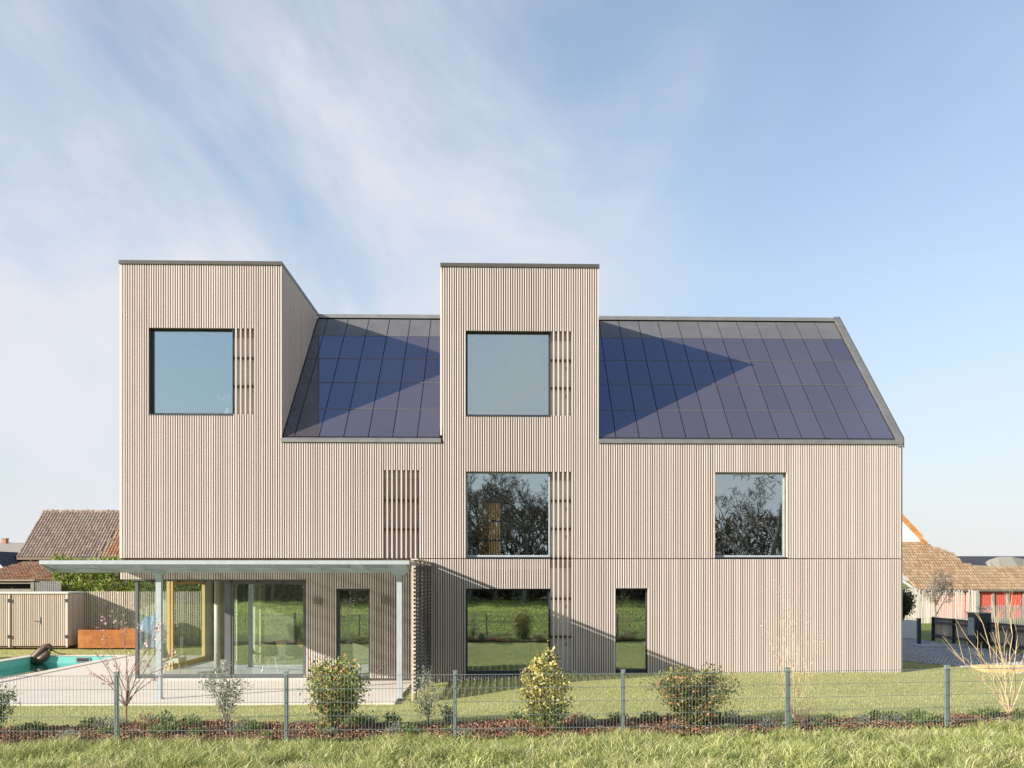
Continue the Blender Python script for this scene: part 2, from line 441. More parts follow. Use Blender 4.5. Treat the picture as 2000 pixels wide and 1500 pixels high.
M['revealwood'] = m_plain('reveal_board', (0.62, 0.54, 0.44), 0.7, 0, 0.06)


# ================================================================== geometry helpers
class MB:
    def __init__(self):
        self.v, self.f = [], []

    def quad(self, a, b, c, d):
        i = len(self.v)
        self.v += [tuple(a), tuple(b), tuple(c), tuple(d)]
        self.f.append((i, i + 1, i + 2, i + 3))
        return self

    def tri(self, a, b, c):
        i = len(self.v)
        self.v += [tuple(a), tuple(b), tuple(c)]
        self.f.append((i, i + 1, i + 2))
        return self

    def box(self, x0, x1, y0, y1, z0, z1):
        i = len(self.v)
        self.v += [(x0, y0, z0), (x1, y0, z0), (x1, y1, z0), (x0, y1, z0), (x0, y0, z1), (x1, y0, z1), (x1, y1, z1), (x0, y1, z1)]
        self.f += [(i, i + 3, i + 2, i + 1), (i + 4, i + 5, i + 6, i + 7), (i, i + 1, i + 5, i + 4), (i + 1, i + 2, i + 6, i + 5),
                   (i + 2, i + 3, i + 7, i + 6), (i + 3, i, i + 4, i + 7)]
        return self

    def bar(self, p, q, w, h, up=(0, 0, 1)):
        p, q = Vector(p), Vector(q)
        d = (q - p).normalized(); up = Vector(up)
        s = d.cross(up)
        if s.length < 1e-4:
            s = d.cross(Vector((0, 1, 0)))
        s.normalize(); u = s.cross(d).normalized()
        s *= w / 2; u *= h / 2
        i = len(self.v)
        for e in (p, q):
            self.v += [tuple(e - s - u), tuple(e + s - u), tuple(e + s + u), tuple(e - s + u)]
        self.f += [(i, i + 3, i + 2, i + 1), (i + 4, i + 5, i + 6, i + 7), (i, i + 1, i + 5, i + 4), (i + 1, i + 2, i + 6, i + 5),
                   (i + 2, i + 3, i + 7, i + 6), (i + 3, i, i + 4, i + 7)]
        return self

    def tube(self, pts, rad, n=5, cap=True):
        pts = [Vector(p) for p in pts]
        rs = rad if isinstance(rad, (list, tuple)) else [rad] * len(pts)
        base = len(self.v)
        for k, p in enumerate(pts):
            d = (pts[min(k + 1, len(pts) - 1)] - pts[max(k - 1, 0)])
            if d.length < 1e-7:
                d = Vector((0, 0, 1))
            d.normalize()
            a = d.orthogonal().normalized() if abs(d.z) > 0.99 else d.cross(Vector((0, 0, 1))).normalized()
            b = d.cross(a)
            for j in range(n):
                an = 2 * math.pi * j / n
                self.v.append(tuple(p + (a * math.cos(an) + b * math.sin(an)) * rs[k]))
        for k in range(len(pts) - 1):
            for j in range(n):
                q0 = base + k * n + j; q1 = base + k * n + (j + 1) % n
                self.f.append((q0, q1, q1 + n, q0 + n))
        if cap and n > 2:
            self.f.append(tuple(base + j for j in range(n))[::-1])
            self.f.append(tuple(base + (len(pts) - 1) * n + j for j in range(n)))
        return self

    def prism(self, poly, y0, y1):           # polygon in x,z extruded in y
        i = len(self.v); n = len(poly)
        self.v += [(x, y0, z) for x, z in poly] + [(x, y1, z) for x, z in poly]
        self.f.append(tuple(range(i, i + n))); self.f.append(tuple(range(i + 2 * n - 1, i + n - 1, -1)))
        for k in range(n):
            a, b = i + k, i + (k + 1) % n
            self.f.append((b, a, a + n, b + n))
        return self

    def prismx(self, poly, x0, x1):          # polygon in y,z extruded in x
        i = len(self.v); n = len(poly)
        self.v += [(x0, y, z) for y, z in poly] + [(x1, y, z) for y, z in poly]
        self.f.append(tuple(range(i, i + n))); self.f.append(tuple(range(i + 2 * n - 1, i + n - 1, -1)))
        for k in range(n):
            a, b = i + k, i + (k + 1) % n
            self.f.append((b, a, a + n, b + n))
        return self

    def mesh(self, name, mat, smooth=False):
        me = bpy.data.meshes.new(name)
        me.from_pydata(self.v, [], self.f)
        me.materials.append(mat)
        if smooth:
            me.polygons.foreach_set('use_smooth', [True] * len(me.polygons))
        me.update()
        return me

    def build(self, name, mat, parent=None, smooth=False, **props):
        return link(name, self.mesh(name, mat, smooth), parent, **props)


def root_loc(o):
    l = Vector((0, 0, 0))
    while o is not None:
        l += o.location if o.type == 'EMPTY' else Vector((0, 0, 0))
        o = None if o.type == 'EMPTY' else o.parent
    return l


def link(name, me, parent=None, **props):
    o = bpy.data.objects.new(name, me)
    COL.objects.link(o)
    if parent is not None:
        o.parent = parent
        if parent.type == 'EMPTY':
            o.matrix_parent_inverse = Matrix.Translation(-parent.location)
    for k, v in props.items():
        o[k] = v
    return o


def thing(name, label, cat, loc=(0, 0, 0), group=None):
    o = bpy.data.objects.new(name, None)
    o.empty_display_size = 0.2
    COL.objects.link(o)
    o.location = loc
    o['label'] = label; o['category'] = cat
    if group:
        o['group'] = group
    return o


def tag(o, label, cat, group=None):
    o['label'] = label; o['category'] = cat
    if group:
        o['group'] = group
    return o


def copy_tree(o, parent=None):
    c = o.copy(); COL.objects.link(c)
    if parent is not None:
        c.parent = parent
        c.matrix_parent_inverse = o.matrix_parent_inverse.copy()
    for ch in list(o.children):
        copy_tree(ch, c)
    return c


def np_mesh(name, verts, faces, mat):
    """verts (n,3) array, faces (m,k) int array of equal-size faces"""
    me = bpy.data.meshes.new(name)
    m, k = faces.shape
    me.vertices.add(len(verts)); me.vertices.foreach_set('co', np.asarray(verts, np.float32).ravel())
    me.loops.add(m * k); me.loops.foreach_set('vertex_index', faces.astype(np.int32).ravel())
    me.polygons.add(m)
    me.polygons.foreach_set('loop_start', np.arange(0, m * k, k, dtype=np.int32))
    me.polygons.foreach_set('loop_total', np.full(m, k, np.int32))
    me.materials.append(mat)
    me.update(calc_edges=True)
    return me


def sstep(a, b, x):
    tt = np.clip((x - a) / (b - a), 0, 1)
    return tt * tt * (3 - 2 * tt)


_vn = np.random.RandomState(11).rand(256, 256)


def vnoise(x, y, s):
    x = np.asarray(x, float) * s + 1000.3; y = np.asarray(y, float) * s + 1000.7
    xi = np.floor(x).astype(int); yi = np.floor(y).astype(int)
    fx = x - xi; fy = y - yi
    fx = fx * fx * (3 - 2 * fx); fy = fy * fy * (3 - 2 * fy)
    g = lambda a, b: _vn[a % 256, b % 256]
    return (g(xi, yi) * (1 - fx) + g(xi + 1, yi) * fx) * (1 - fy) + (g(xi, yi + 1) * (1 - fx) + g(xi + 1, yi + 1) * fx) * fy


# ================================================================== terrain
POOL = (-16.5, -13.5, -3.0, 8.0)
TZ = -0.30                                      # terrace level


def gh(x, y):
    """ground height"""
    x = np.asarray(x, float); y = np.asarray(y, float)
    a = -0.36 + (0.36 - 0.12) * sstep(-2.35, 1.8, x)                      # level by the house
    fl = -0.04 + 0.10 * np.clip((x + 6) / 13, -0.3, 1.2)                  # level by the wire fence
    z = a + (fl - a) * sstep(-4.0, -9.2, y)
    z = z + 0.05 * sstep(-11.2, -12.6, y) * (0.5 + vnoise(x, y, 0.5))
    z = z + (0.05 * (vnoise(x, y, 0.25) - 0.5) + 0.02) * sstep(-4.6, -6, y)
    z = z + sstep(-13, -40, y) * (0.5 * (vnoise(x, y, 0.05) - 0.5))
    # lawn crest beside the house, garden and drive behind
    z = z + 0.05 * sstep(10.9, 12.4, x) * sstep(-3.5, -1.0, y) * sstep(3.2, 0.0, y)
    z = z + sstep(0, 4, y) * (-0.0) * x * 0
    back = np.where(x < 0, -0.30, -0.10)
    z = z + (back - z) * sstep(1.0, 5.0, y)
    z = np.where((x < -2.45) & (y > -4.25), -0.36, z)
    return z


def grid_lines(lo, hi, step, far, extra=()):
    core = list(np.arange(lo, hi + 1e-6, step))
    o, s = [], step
    v = hi
    while v < far:
        s *= 1.35; v += s; o.append(v)
    v, s = lo, step
    while v > -far:
        s *= 1.35; v -= s; o.append(v)
    return np.array(sorted(set([round(float(q), 4) for q in core + o + list(extra)])))


def sheet(name, xs, ys, dz, mat, keep=None, **props):
    X, Y = np.meshgrid(xs, ys)
    Z = gh(X, Y) + dz
    V = np.stack([X, Y, Z], -1).reshape(-1, 3)
    nx = len(xs)
    i, j = np.meshgrid(np.arange(nx - 1), np.arange(len(ys) - 1))
    a = (j * nx + i).ravel()
    F = np.stack([a, a + 1, a + nx + 1, a + nx], -1)
    cx = ((xs[:-1] + xs[1:]) / 2)[i.ravel()]; cy = ((ys[:-1] + ys[1:]) / 2)[j.ravel()]
    if keep is not None:
        F = F[keep(cx, cy)]
    me = np_mesh(name, V, F, mat)
    me.polygons.foreach_set('use_smooth', [True] * len(me.polygons))
    return link(name, me, **props)


def inpool(x, y):
    return (x > POOL[0]) & (x < POOL[1]) & (y > POOL[2]) & (y < POOL[3])


gx = grid_lines(-24, 24, 0.5, 900, (POOL[0], POOL[1], -2.45))
gy = grid_lines(-30, 20, 0.5, 900, (POOL[2], POOL[3], -4.25))
sheet('meadow', gx, gy, -0.02, M['meadow'], lambda x, y: ~inpool(x, y), kind='structure')


def inpoly(x, y, poly):
    x = np.asarray(x); y = np.asarray(y)
    r = np.zeros(x.shape, bool)
    n = len(poly)
    for k in range(n):
        x0, y0 = poly[k]; x1, y1 = poly[(k + 1) % n]
        c = ((y0 > y) != (y1 > y)) & (x < (x1 - x0) * (y - y0) / (y1 - y0 + 1e-12) + x0)
        r ^= c
    return r


DRIVE = [(10.8, 3.9), (12.2, 3.3), (12.9, 1.4), (13.4, -0.4), (15.0, -4.5), (17.1, -6.0), (17.1, 12.3), (16.2, 14.2), (10.8, 14.2)]


def bed_back(x):
    return -9.3 + 0.2 * np.sin(np.asarray(x) * 0.9) + 0.12 * np.sin(np.asarray(x) * 2.3 + 1)


def fence_y(x):
    return np.interp(x, [-13.2, -0.755, 1.755, 4.32, 6.94, 9.5], [-10.95, -10.9, -10.8, -10.55, -10.25, -9.9])


def lawn_ok(x, y):
    inside = (y > fence_y(x) + 0.03) & (y < 14.0) & (x > -23) & (x < 17.2)
    terr = (x > -21) & (x < -2.45) & (y > -4.25) & (y < 8.3)
    house = (x > -10.25) & (x < 10.75) & (y > 0.0) & (y < 9.7)
    return inside & ~terr & ~house & ~inpoly(x, y, DRIVE) & ~inpool(x, y)


lx = np.array(sorted(set(np.round(np.arange(-24, 18, 0.12), 3)) | {-2.45, -10.25, 10.75}))
ly = np.array(sorted(set(np.round(np.arange(-11.2, 14.2, 0.12), 3)) | {-4.25, 0.0}))
sheet('lawn', lx, ly, 0.0, M['lawn'], lawn_ok, kind='structure')
bx = np.arange(-13, 10.01, 0.1); by = np.arange(-11.15, -8.5, 0.07)
sheet('planting_bed', bx, by, 0.035, M['mulch'], lambda x, y: (y < bed_back(x)) & (y > fence_y(x) - 0.06), kind='structure')

# terrace slab, with the pool cut out of it
tb = MB()
tb.box(POOL[1], -2.45, -4.25, 0.02, TZ - 0.2, TZ)
tb.box(POOL[1], -10.3, 0.02, 8.3, TZ - 0.2, TZ)
tb.box(-10.3, -9.75, 0.02, 6.4, TZ - 0.2, TZ - 0.004)
tb.box(POOL[0] - 0.3, POOL[1], POOL[3], POOL[3] + 0.3, TZ - 0.2, TZ)
tb.box(POOL[0] - 0.3, POOL[0], -4.25, POOL[3], TZ - 0.2, TZ)
tb.box(POOL[0], POOL[1], -4.25, POOL[2], TZ - 0.2, TZ)
terr = tb.build('terrace', M['terrace'], kind='structure')
for k in range(0, 4):                           # slab joints as narrow dark strips
    pass
cop = MB()
cw = 0.32
cop.box(POOL[1] - 0.03, POOL[1] + cw, POOL[2], POOL[3] + cw, TZ + 0.001, TZ + 0.022)
cop.box(POOL[0] - cw, POOL[0] + 0.03, POOL[2], POOL[3] + cw, TZ + 0.001, TZ + 0.022)
cop.box(POOL[0] + 0.03, POOL[1] - 0.03, POOL[3] - 0.03, POOL[3] + cw, TZ + 0.001, TZ + 0.022)
cop.build('pool_coping', M['terrace'], kind='structure')
pb = MB()
x0, x1, y0, y1 = POOL[0] + 0.006, POOL[1] - 0.006, POOL[2] + 0.006, POOL[3] - 0.006
pb.quad((x0, y1, TZ), (x1, y1, TZ), (x1, y1, -1.9), (x0, y1, -1.9))
pb.quad((x0, y0, TZ), (x0, y1, TZ), (x0, y1, -1.9), (x0, y0, -1.9))
pb.quad((x1, y1, TZ), (x1, y0, TZ), (x1, y0, -1.9), (x1, y1, -1.9))
pb.quad((x1, y0, TZ), (x0, y0, TZ), (x0, y0, -1.9), (x1, y0, -1.9))
pb.quad((x0, y0, -1.9), (x0, y1, -1.9), (x1, y1, -1.9), (x1, y0, -1.9))
pool = pb.build('pool_basin', M['poolwall'], kind='structure')
sk = MB(); sk.box(-15.05, -14.55, y1 - 0.03, y1 - 0.002, -0.51, -0.34)
fr = sk.build('skimmer_frame', M['chrome'], pool)
MB().box(-15.0, -14.6, y1 - 0.036, y1 - 0.028, -0.48, -0.37).build('skimmer_slot', M['rubber'], fr)
nx, ny = 12, 40
wv = MB(); wv.quad((x0, y0, -0.545), (x1, y0, -0.545), (x1, y1, -0.545), (x0, y1, -0.545))
wv.build('pool_water', M['water'], kind='structure')

# sett drive: bed and the stones
sheet('sett_drive', np.arange(10.8, 17.21, 0.2), np.arange(-6, 14.3, 0.2), 0.012, M['joint'], lambda x, y: inpoly(x, y, DRIVE), kind='structure')
rs = np.random.RandomState(3)
SX, SY = np.meshgrid(np.arange(10.85, 17.1, 0.125), np.arange(-5.9, 14.1, 0.115))
SX = SX + (np.arange(SX.shape[0]) % 2)[:, None] * 0.06
sx, sy = SX.ravel(), SY.ravel()
ok = inpoly(sx, sy, DRIVE); sx, sy = sx[ok], sy[ok]
n = len(sx)
hx = 0.048 + 0.008 * rs.rand(n); hy = 0.043 + 0.008 * rs.rand(n); sz = gh(sx, sy) + 0.022 + 0.014 * rs.rand(n)
sx = sx + rs.uniform(-.012, .012, n); sy = sy + rs.uniform(-.012, .012, n)
V = np.zeros((n, 8, 3)); sg = [(-1, -1), (1, -1), (1, 1), (-1, 1)]
for k, (a, b) in enumerate(sg):
    V[:, k] = np.stack([sx + a * hx, sy + b * hy, sz - 0.03], -1)
    V[:, 4 + k] = np.stack([sx + a * hx * .72, sy + b * hy * .72, sz + rs.uniform(-.004, .004, n)], -1)
q = np.array([(4, 5, 6, 7), (0, 1, 5, 4), (1, 2, 6, 5), (2, 3, 7, 6), (3, 0, 4, 7)])
F = (np.arange(n)[:, None, None] * 8 + q[None]).reshape(-1, 4)
link('granite_setts', np_mesh('granite_setts', V.reshape(-1, 3), F, M['sett']), kind='stuff',
     label='grey granite setts paving the shaded drive', category='paving stones')


# ================================================================== grass
def blades(name, x, y, z, h, w, lean, mat, segs=1, seed=1, **props):
    rs = np.random.RandomState(seed)
    n = len(x)
    an = rs.rand(n) * 2 * np.pi; la = rs.rand(n) * 2 * np.pi
    dx, dy = np.cos(an) * w / 2, np.sin(an) * w / 2
    lx_, ly_ = np.cos(la) * lean * h, np.sin(la) * lean * h
    if segs == 1:
        V = np.stack([np.stack([x - dx, y - dy, z], -1), np.stack([x + dx, y + dy, z], -1),
                      np.stack([x + lx_, y + ly_, z + h * np.sqrt(np.clip(1 - lean ** 2 * 0.6, 0.2, 1))], -1)], 1)
        F = np.arange(3 * n).reshape(n, 3)
    else:
        hh = h * np.sqrt(np.clip(1 - lean ** 2 * 0.75, 0.12, 1))
        mx, my = x + lx_ * 0.35, y + ly_ * 0.35
        V = np.stack([np.stack([x - dx, y - dy, z], -1), np.stack([x + dx, y + dy, z], -1),
                      np.stack([mx - dx * .75, my - dy * .75, z + hh * 0.66], -1), np.stack([mx + dx * .75, my + dy * .75, z + hh * 0.66], -1),
                      np.stack([x + lx_, y + ly_, z + hh], -1)], 1)
        b = np.arange(n)[:, None] * 5
        F = np.concatenate([b + np.array([[0, 1, 3]]), b + np.array([[0, 3, 2]]), b + np.array([[2, 3, 4]])], 0)
    return link(name, np_mesh(name, V.reshape(-1, 3), F, mat), kind='stuff', **props)


rs = np.random.RandomState(21)
n = 400000
x = rs.uniform(-14, 13.6, n); y = rs.uniform(-9.6, 3.5, n)
ok = lawn_ok(x, y) & (y > bed_back(x) - 0.12) & ~((x < -13.0) & (y > -4))
x, y = x[ok], y[ok]; n = len(x)
pn = vnoise(x, y, 1.3)
blades('lawn_grass', x, y, gh(x, y) - 0.004, (0.02 + 0.022 * rs.rand(n)) * (0.7 + 0.6 * pn), 0.008 + 0.005 * rs.rand(n), 0.2 + 0.6 * rs.rand(n), M['grassl'], 1, 2,
       label='short yellow-green mown lawn grass', category='grass')
n = 90000
x = rs.uniform(-22, -9, n); y = rs.uniform(8.2, 14, n)
ok = lawn_ok(x, y); x, y = x[ok], y[ok]; n = len(x)
blades('garden_grass', x, y, gh(x, y) - 0.004, 0.025 + 0.03 * rs.rand(n), 0.016 + 0.006 * rs.rand(n), 0.2 + 0.6 * rs.rand(n), M['grassl'], 1, 5,
       label='mown grass strip between the pool and the slatted shed', category='grass')
n = 300000
x = rs.uniform(-9.0, 9.6, n); y = rs.uniform(-14.2, -10.0, n)
cl = vnoise(x, y, 1.5) * 0.4 + vnoise(x, y, 4.0) * 0.6
ok = (y < fence_y(x) - 0.02 + 0.12 * (vnoise(x, y, 2.5) - 0.3)) & (rs.rand(n) < 0.12 + 1.1 * cl ** 1.3)
x, y, cl = x[ok], y[ok], cl[ok]; n = len(x)
edge = sstep(0.0, -0.7, y - fence_y(x))
blades('meadow_grass', x, y, gh(x, y) - 0.03, (0.08 + 0.20 * rs.rand(n)) * (0.22 + 1.35 * cl ** 1.4) * (0.75 + 0.3 * edge), 0.006 + 0.008 * rs.rand(n), 0.5 + 0.75 * rs.rand(n), M['grassm'], 2, 3,
       label='long tufted meadow grass in front of the wire fence', category='grass')

n = 170000
x = rs.uniform(-34, 34, n); y = -14.0 - 50 * rs.rand(n) ** 1.3
ok = (rs.rand(n) < 0.35 + 0.9 * vnoise(x, y, 0.35)) & (np.hypot(x, y + 24.5) > 1.6); x, y = x[ok], y[ok]; n = len(x)
fs = 0.5 + (-y - 14) / 40
blades('far_meadow_grass', x, y, gh(x, y) - 0.03, (0.05 + 0.08 * rs.rand(n)) * (0.5 + 1.0 * vnoise(x, y, 0.6)), (0.02 + 0.025 * rs.rand(n)) * fs, 0.3 + 0.6 * rs.rand(n), M['grassfar'], 2, 6,
       label='long meadow grass stretching to the bare trees, mirrored in the windows', category='grass')

# bark chips and scattered low plants of the bed
n = 16000
x = rs.uniform(-9, 9.8, n); y = rs.uniform(-11.05, -8.6, n)
ok = (y < bed_back(x)) & (y > fence_y(x) - 0.05) & (rs.rand(n) < 0.25 + 1.1 * vnoise(x, y, 1.2)); x, y = x[ok], y[ok]; n = len(x)
l = rs.uniform(0.02, 0.055, n); w = rs.uniform(0.008, 0.02, n); an = rs.rand(n) * 6.283; tl = rs.uniform(-.6, .6, n)
c, s = np.cos(an), np.sin(an); z = gh(x, y) + 0.045 + 0.02 * rs.rand(n)
V = np.stack([np.stack([x + a * l * c / 2 - b * w * s / 2, y + a * l * s / 2 + b * w * c / 2, z + a * l * tl / 2 + k], -1)
              for k in (0, 0.010) for a, b in ((-1, -1), (1, -1), (1, 1), (-1, 1))], 1)
q = np.array([(4, 5, 6, 7), (0, 1, 5, 4), (1, 2, 6, 5), (2, 3, 7, 6), (3, 0, 4, 7)])
F = (np.arange(n)[:, None, None] * 8 + q[None]).reshape(-1, 4)
link('bark_chips', np_mesh('bark_chips', V.reshape(-1, 3), F, M['chip']), kind='stuff', label='reddish brown bark chips covering the planting bed', category='mulch')

# ================================================================== the house
XL, XR = -10.19, 10.69
EZ, SL, RY = 6.13, 0.97, 4.75                     # eave height, roof rise per metre, ridge line
RZ = EZ + SL * RY
DZ = 10.80                                        # flat dormer roofs
DL = (XL, -5.97)
DM = (-1.71, 2.47)
DEP = 9.5
P = 0.0625                                        # slat pitch
SW = 0.0355
BK = 0.055                                        # backing plane behind the slats
house = thing('house', 'pale timber house clad in vertical slats with two box dormers and solar roof', 'house', (0, 4, -0.3))


def snap(x):
    return XL + round((x - XL) / P) * P


SPLIT = snap(-2.36)
# x0, x1 of glass, x1 of slatted screen (or None), z0, z1
WIN = [(-9.47, -7.28, -6.63, 6.78, 9.06), (-1.04, 1.18, 1.84, 6.78, 9.04), (-1.04, 1.18, 1.84, 3.0, 5.28),
       (5.65, 7.54, None, 3.0, 5.28), (-3.23, -3.23, -2.27, 2.96, 5.31), (-1.04, 1.18, 1.84, -0.16, 2.15),
       (2.91, 3.82, None, -0.12, 2.16)]
WIN = [(snap(a), snap(b), None if c is None else snap(c), d, e) for a, b, c, d, e in WIN]
GD = (snap(-4.52), snap(-3.60), -0.22, 2.15)      # narrow glazed door
GF_SOLID = [(snap(-5.32), GD[0]), (GD[1], SPLIT)]
FASC = 2.40


def cut(iv, a, b):
    out = []
    for p, q_ in iv:
        if b <= p or a >= q_:
            out.append((p, q_))
        else:
            if a > p: out.append((p, a))
            if b < q_: out.append((b, q_))
    return out


segs = []
ncol = int(round((XR - XL) / P))
for i in range(ncol):
    xc = XL + (i + 0.5) * P
    top = DZ - 0.03 if (DL[0] <= xc <= DL[1] or DM[0] <= xc <= DM[1]) else EZ - 0.09
    warm = False
    iv = [(2.965, top)]
    if xc > SPLIT:
        lo = [(float(gh(xc, -0.05)) - 0.01, 2.94)]
    elif xc < GF_SOLID[0][0]:
        lo = [(FASC, 2.64)]
    elif GD[0] < xc < GD[1]:
        lo = [(GD[3], 2.64)]
    else:
        lo = [(-0.235, 2.64)]
    for (a, b, c, z0, z1) in WIN:
        if a < xc < b:
            iv = cut(iv, z0, z1); lo = cut(lo, z0, z1)
        if c is not None and b < xc < c and int(round((xc - b) / P - 0.5)) % 2 == 0:
            zt = 2.94 if z0 < 0 else z1
            iv = cut(iv, z0, zt); lo = cut(lo, z0, zt)
    for s in iv + lo:
        if s[1] - s[0] > 0.05:
            segs.append((xc, s[0], s[1]))
segs.sort(key=lambda s: -(s[2] - s[1]))
unit = MB().box(-0.5, 0.5, 0, 1, 0, 1).mesh('slat', M['slat'])
rr = random.Random(5)
for xc, z0, z1 in segs[:300]:
    o = link('slat', unit, house)
    o.location = (xc, rr.uniform(-0.0015, 0.0015), z0)
    o.scale = (SW + rr.uniform(-0.0012, 0.0012), BK - 0.003, z1 - z0)
mb = MB()
for xc, z0, z1 in segs[300:]:
    d = rr.uniform(-0.0015, 0.0015); w = SW / 2 + rr.uniform(-0.0006, 0.0006)
    mb.box(xc - w, xc + w, d, BK - 0.003, z0, z1)
# side cladding: house ends and dormer cheeks
ys = np.arange(0.06, DEP - 0.03, P)
for yc in ys:
    rt = EZ + SL * (yc if yc < RY else 2 * RY - yc) - 0.10
    for X, sgn in ((XL, -1), (XR, 1)):
        tp = DZ - 0.05 if (X == XL and yc < RY) else rt
        xa, xb = (X - 0.05, X - 0.002) if sgn < 0 else (X + 0.002, X + 0.05)
        zb = 2.965 if X == XL else -0.12
        mb.box(xa, xb, yc, yc + SW, zb, tp)
    if yc < RY - 0.1:
        zb = EZ + SL * (yc + SW) + 0.03
        for X, sgn in ((DL[1], 1), (DM[0], -1), (DM[1], 1)):
            if DZ - 0.05 - zb > 0.05:
                xa, xb = (X - 0.045, X - 0.002) if sgn < 0 else (X + 0.002 - 0.03, X + 0.02)
                mb.box(xa, xb, yc, yc + SW, zb, DZ - 0.05)
mb.build('short_slats', M['slat'], house, kind='stuff')


def wall_cells(mb, x0, x1, z0, z1, holes, y0, y1):
    xs_ = sorted({x0, x1, *[h for r in holes for h in (r[0], r[1]) if x0 < h < x1]})
    zs_ = sorted({z0, z1, *[h for r in holes for h in (r[2], r[3]) if z0 < h < z1]})
    for a, b in zip(xs_[:-1], xs_[1:]):
        run = None
        for c, d in zip(zs_[:-1], zs_[1:]):
            mx_, mz_ = (a + b) / 2, (c + d) / 2
            hole = any(r[0] < mx_ < r[1] and r[2] < mz_ < r[3] for r in holes)
            if not hole:
                run = (run[0], d) if run else (c, d)
            if hole and run:
                mb.box(a, b, y0, y1, *run); run = None
        if run:
            mb.box(a, b, y0, y1, *run)


holes = [(a, (c if c is not None else b), z0, (2.94 if (z0 < 0 and c) else z1)) for a, b, c, z0, z1 in WIN]
mb = MB()
WT = 0.34
wall_cells(mb, XL + 0.02, XR - 0.002, 2.93, EZ - 0.02, holes, BK, WT)                      # first floor
for a, b in (DL, DM):
    wall_cells(mb, a + 0.02, b - 0.022, EZ - 0.02, DZ - 0.06, holes, BK, WT)
wall_cells(mb, SPLIT + 0.01, XR - 0.002, -0.34, 2.93, holes, BK, WT)
for a, b in GF_SOLID:
    mb.box(a + 0.012, b - 0.012, BK, WT, -0.245, 2.66)
mb.box(GD[0] - 0.012, GD[1] + 0.012, BK, WT, GD[3] + 0.004, 2.66)
mb.box(XL + 0.02, GF_SOLID[0][0] + 0.012, BK, WT, FASC + 0.002, 2.66)
mb.build('wall', M['backing'], house)
mb = MB()                                                                                  # ends and rear
mb.box(XR - 0.25, XR, WT, DEP, -0.34, EZ - 0.05)
mb.box(XL, XL + 0.25, WT, DEP, 2.93, EZ - 0.05)
mb.box(-9.83, -9.6, 6.3, DEP, -0.34, 2.66)
mb.box(-9.6, XR - 0.25, DEP - 0.3, DEP, -0.34, 2.66)
mb.box(XL + 0.25, XR - 0.25, DEP - 0.3, DEP, 2.93, EZ - 0.05)
mb.prismx([(0.35, EZ - 0.05), (DEP - 0.1, EZ - 0.05), (RY, RZ - 0.18)], XR - 0.25, XR - 0.001)
mb.prismx([(0.06, EZ - 0.05), (DEP - 0.1, EZ - 0.05), (RY + 0.03, RZ - 0.15), (RY, DZ - 0.06), (0.06, DZ - 0.06)], XL, XL + 0.25)
for X in (DL[1] - 0.2, DM[0], DM[1] - 0.2):
    x_a = X if X == DM[0] else X
    mb.prismx([(WT, EZ - 0.05 + 0.3), (RY - 0.02, RZ - 0.02), (RY - 0.02, DZ - 0.06), (WT, DZ - 0.06)], x_a + 0.001, x_a + 0.19)
mb.build('side_wall', M['backing'], house)
mb = MB()                                                                                  # floors and ceilings
mb.box(-9.82, XR - 0.26, 0.12, DEP - 0.31, -0.34, -0.235)
mb.build('ground_floor_slab', M['floorin'], house)
mb = MB()
mb.box(XL + 0.03, XR - 0.26, WT + 0.002, DEP - 0.31, 2.67, 2.92)
mb.box(XL + 0.26, XR - 0.26, WT + 0.002, DEP - 0.31, 5.85, 6.05)
mb.build('upper_floor_slab', M['white'], house)
mb = MB()
mb.box(XL + 0.26, XR - 0.26, 4.3, 4.42, 2.925, 5.845)
for a, b in (DL, DM):
    mb.box(a + 0.26, b - 0.26, 3.3, 3.4, 6.055, 9.4)
mb.box(3.9, 4.02, 0.36, 4.29, 2.925, 5.845)
mb.build('upper_partition', M['wallin'], house)
mb = MB()
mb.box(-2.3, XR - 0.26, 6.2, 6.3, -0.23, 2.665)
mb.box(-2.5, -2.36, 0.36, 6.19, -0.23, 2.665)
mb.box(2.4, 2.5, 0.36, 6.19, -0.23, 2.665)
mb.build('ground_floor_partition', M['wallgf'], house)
MB().box(-9.6, -2.51, 6.2, 6.3, -0.23, 2.665).build('living_room_wall', M['wallin'], house)
# interior shading of the dormer boxes: ceilings
for a, b in (DL, DM):
    MB().box(a - 0.03, b + 0.03, -0.03, RY - 0.02, DZ - 0.055, DZ + 0.0).build('dormer_roof', M['coping'], house)
    MB().box(a - 0.035, b + 0.035, -0.035, 0.04, DZ - 0.06, DZ + 0.035).build('coping', M['coping'], house)
    for X in (a, b):
        MB().box(X - 0.034 if X == a else X - 0.02, X + 0.02 if X == a else X + 0.034, 0.041, RY - 0.02, DZ + 0.001, DZ + 0.034).build('coping', M['coping'], house)
# soffit strip and ledger above the terrace glazing
MB().box(XL + 0.02, SPLIT - 0.01, 0.004, BK - 0.004, 2.645, 2.72).build('ledger_board', M['warmslat'], house)
MB().box(XL + 0.02, SPLIT - 0.01, BK - 0.001, WT, 2.662, 2.928).build('shadow_gap', M['backing'], house)
MB().box(XL, XL + 0.018, 0.0, 0.32, FASC, 2.92).build('corner_board', M['slat'], house)
MB().box(XL + 0.02, XL + 0.36, WT + 0.001, 6.3, FASC + 0.1, FASC + 0.2).build('overhang_soffit', M['warmslat'], house)

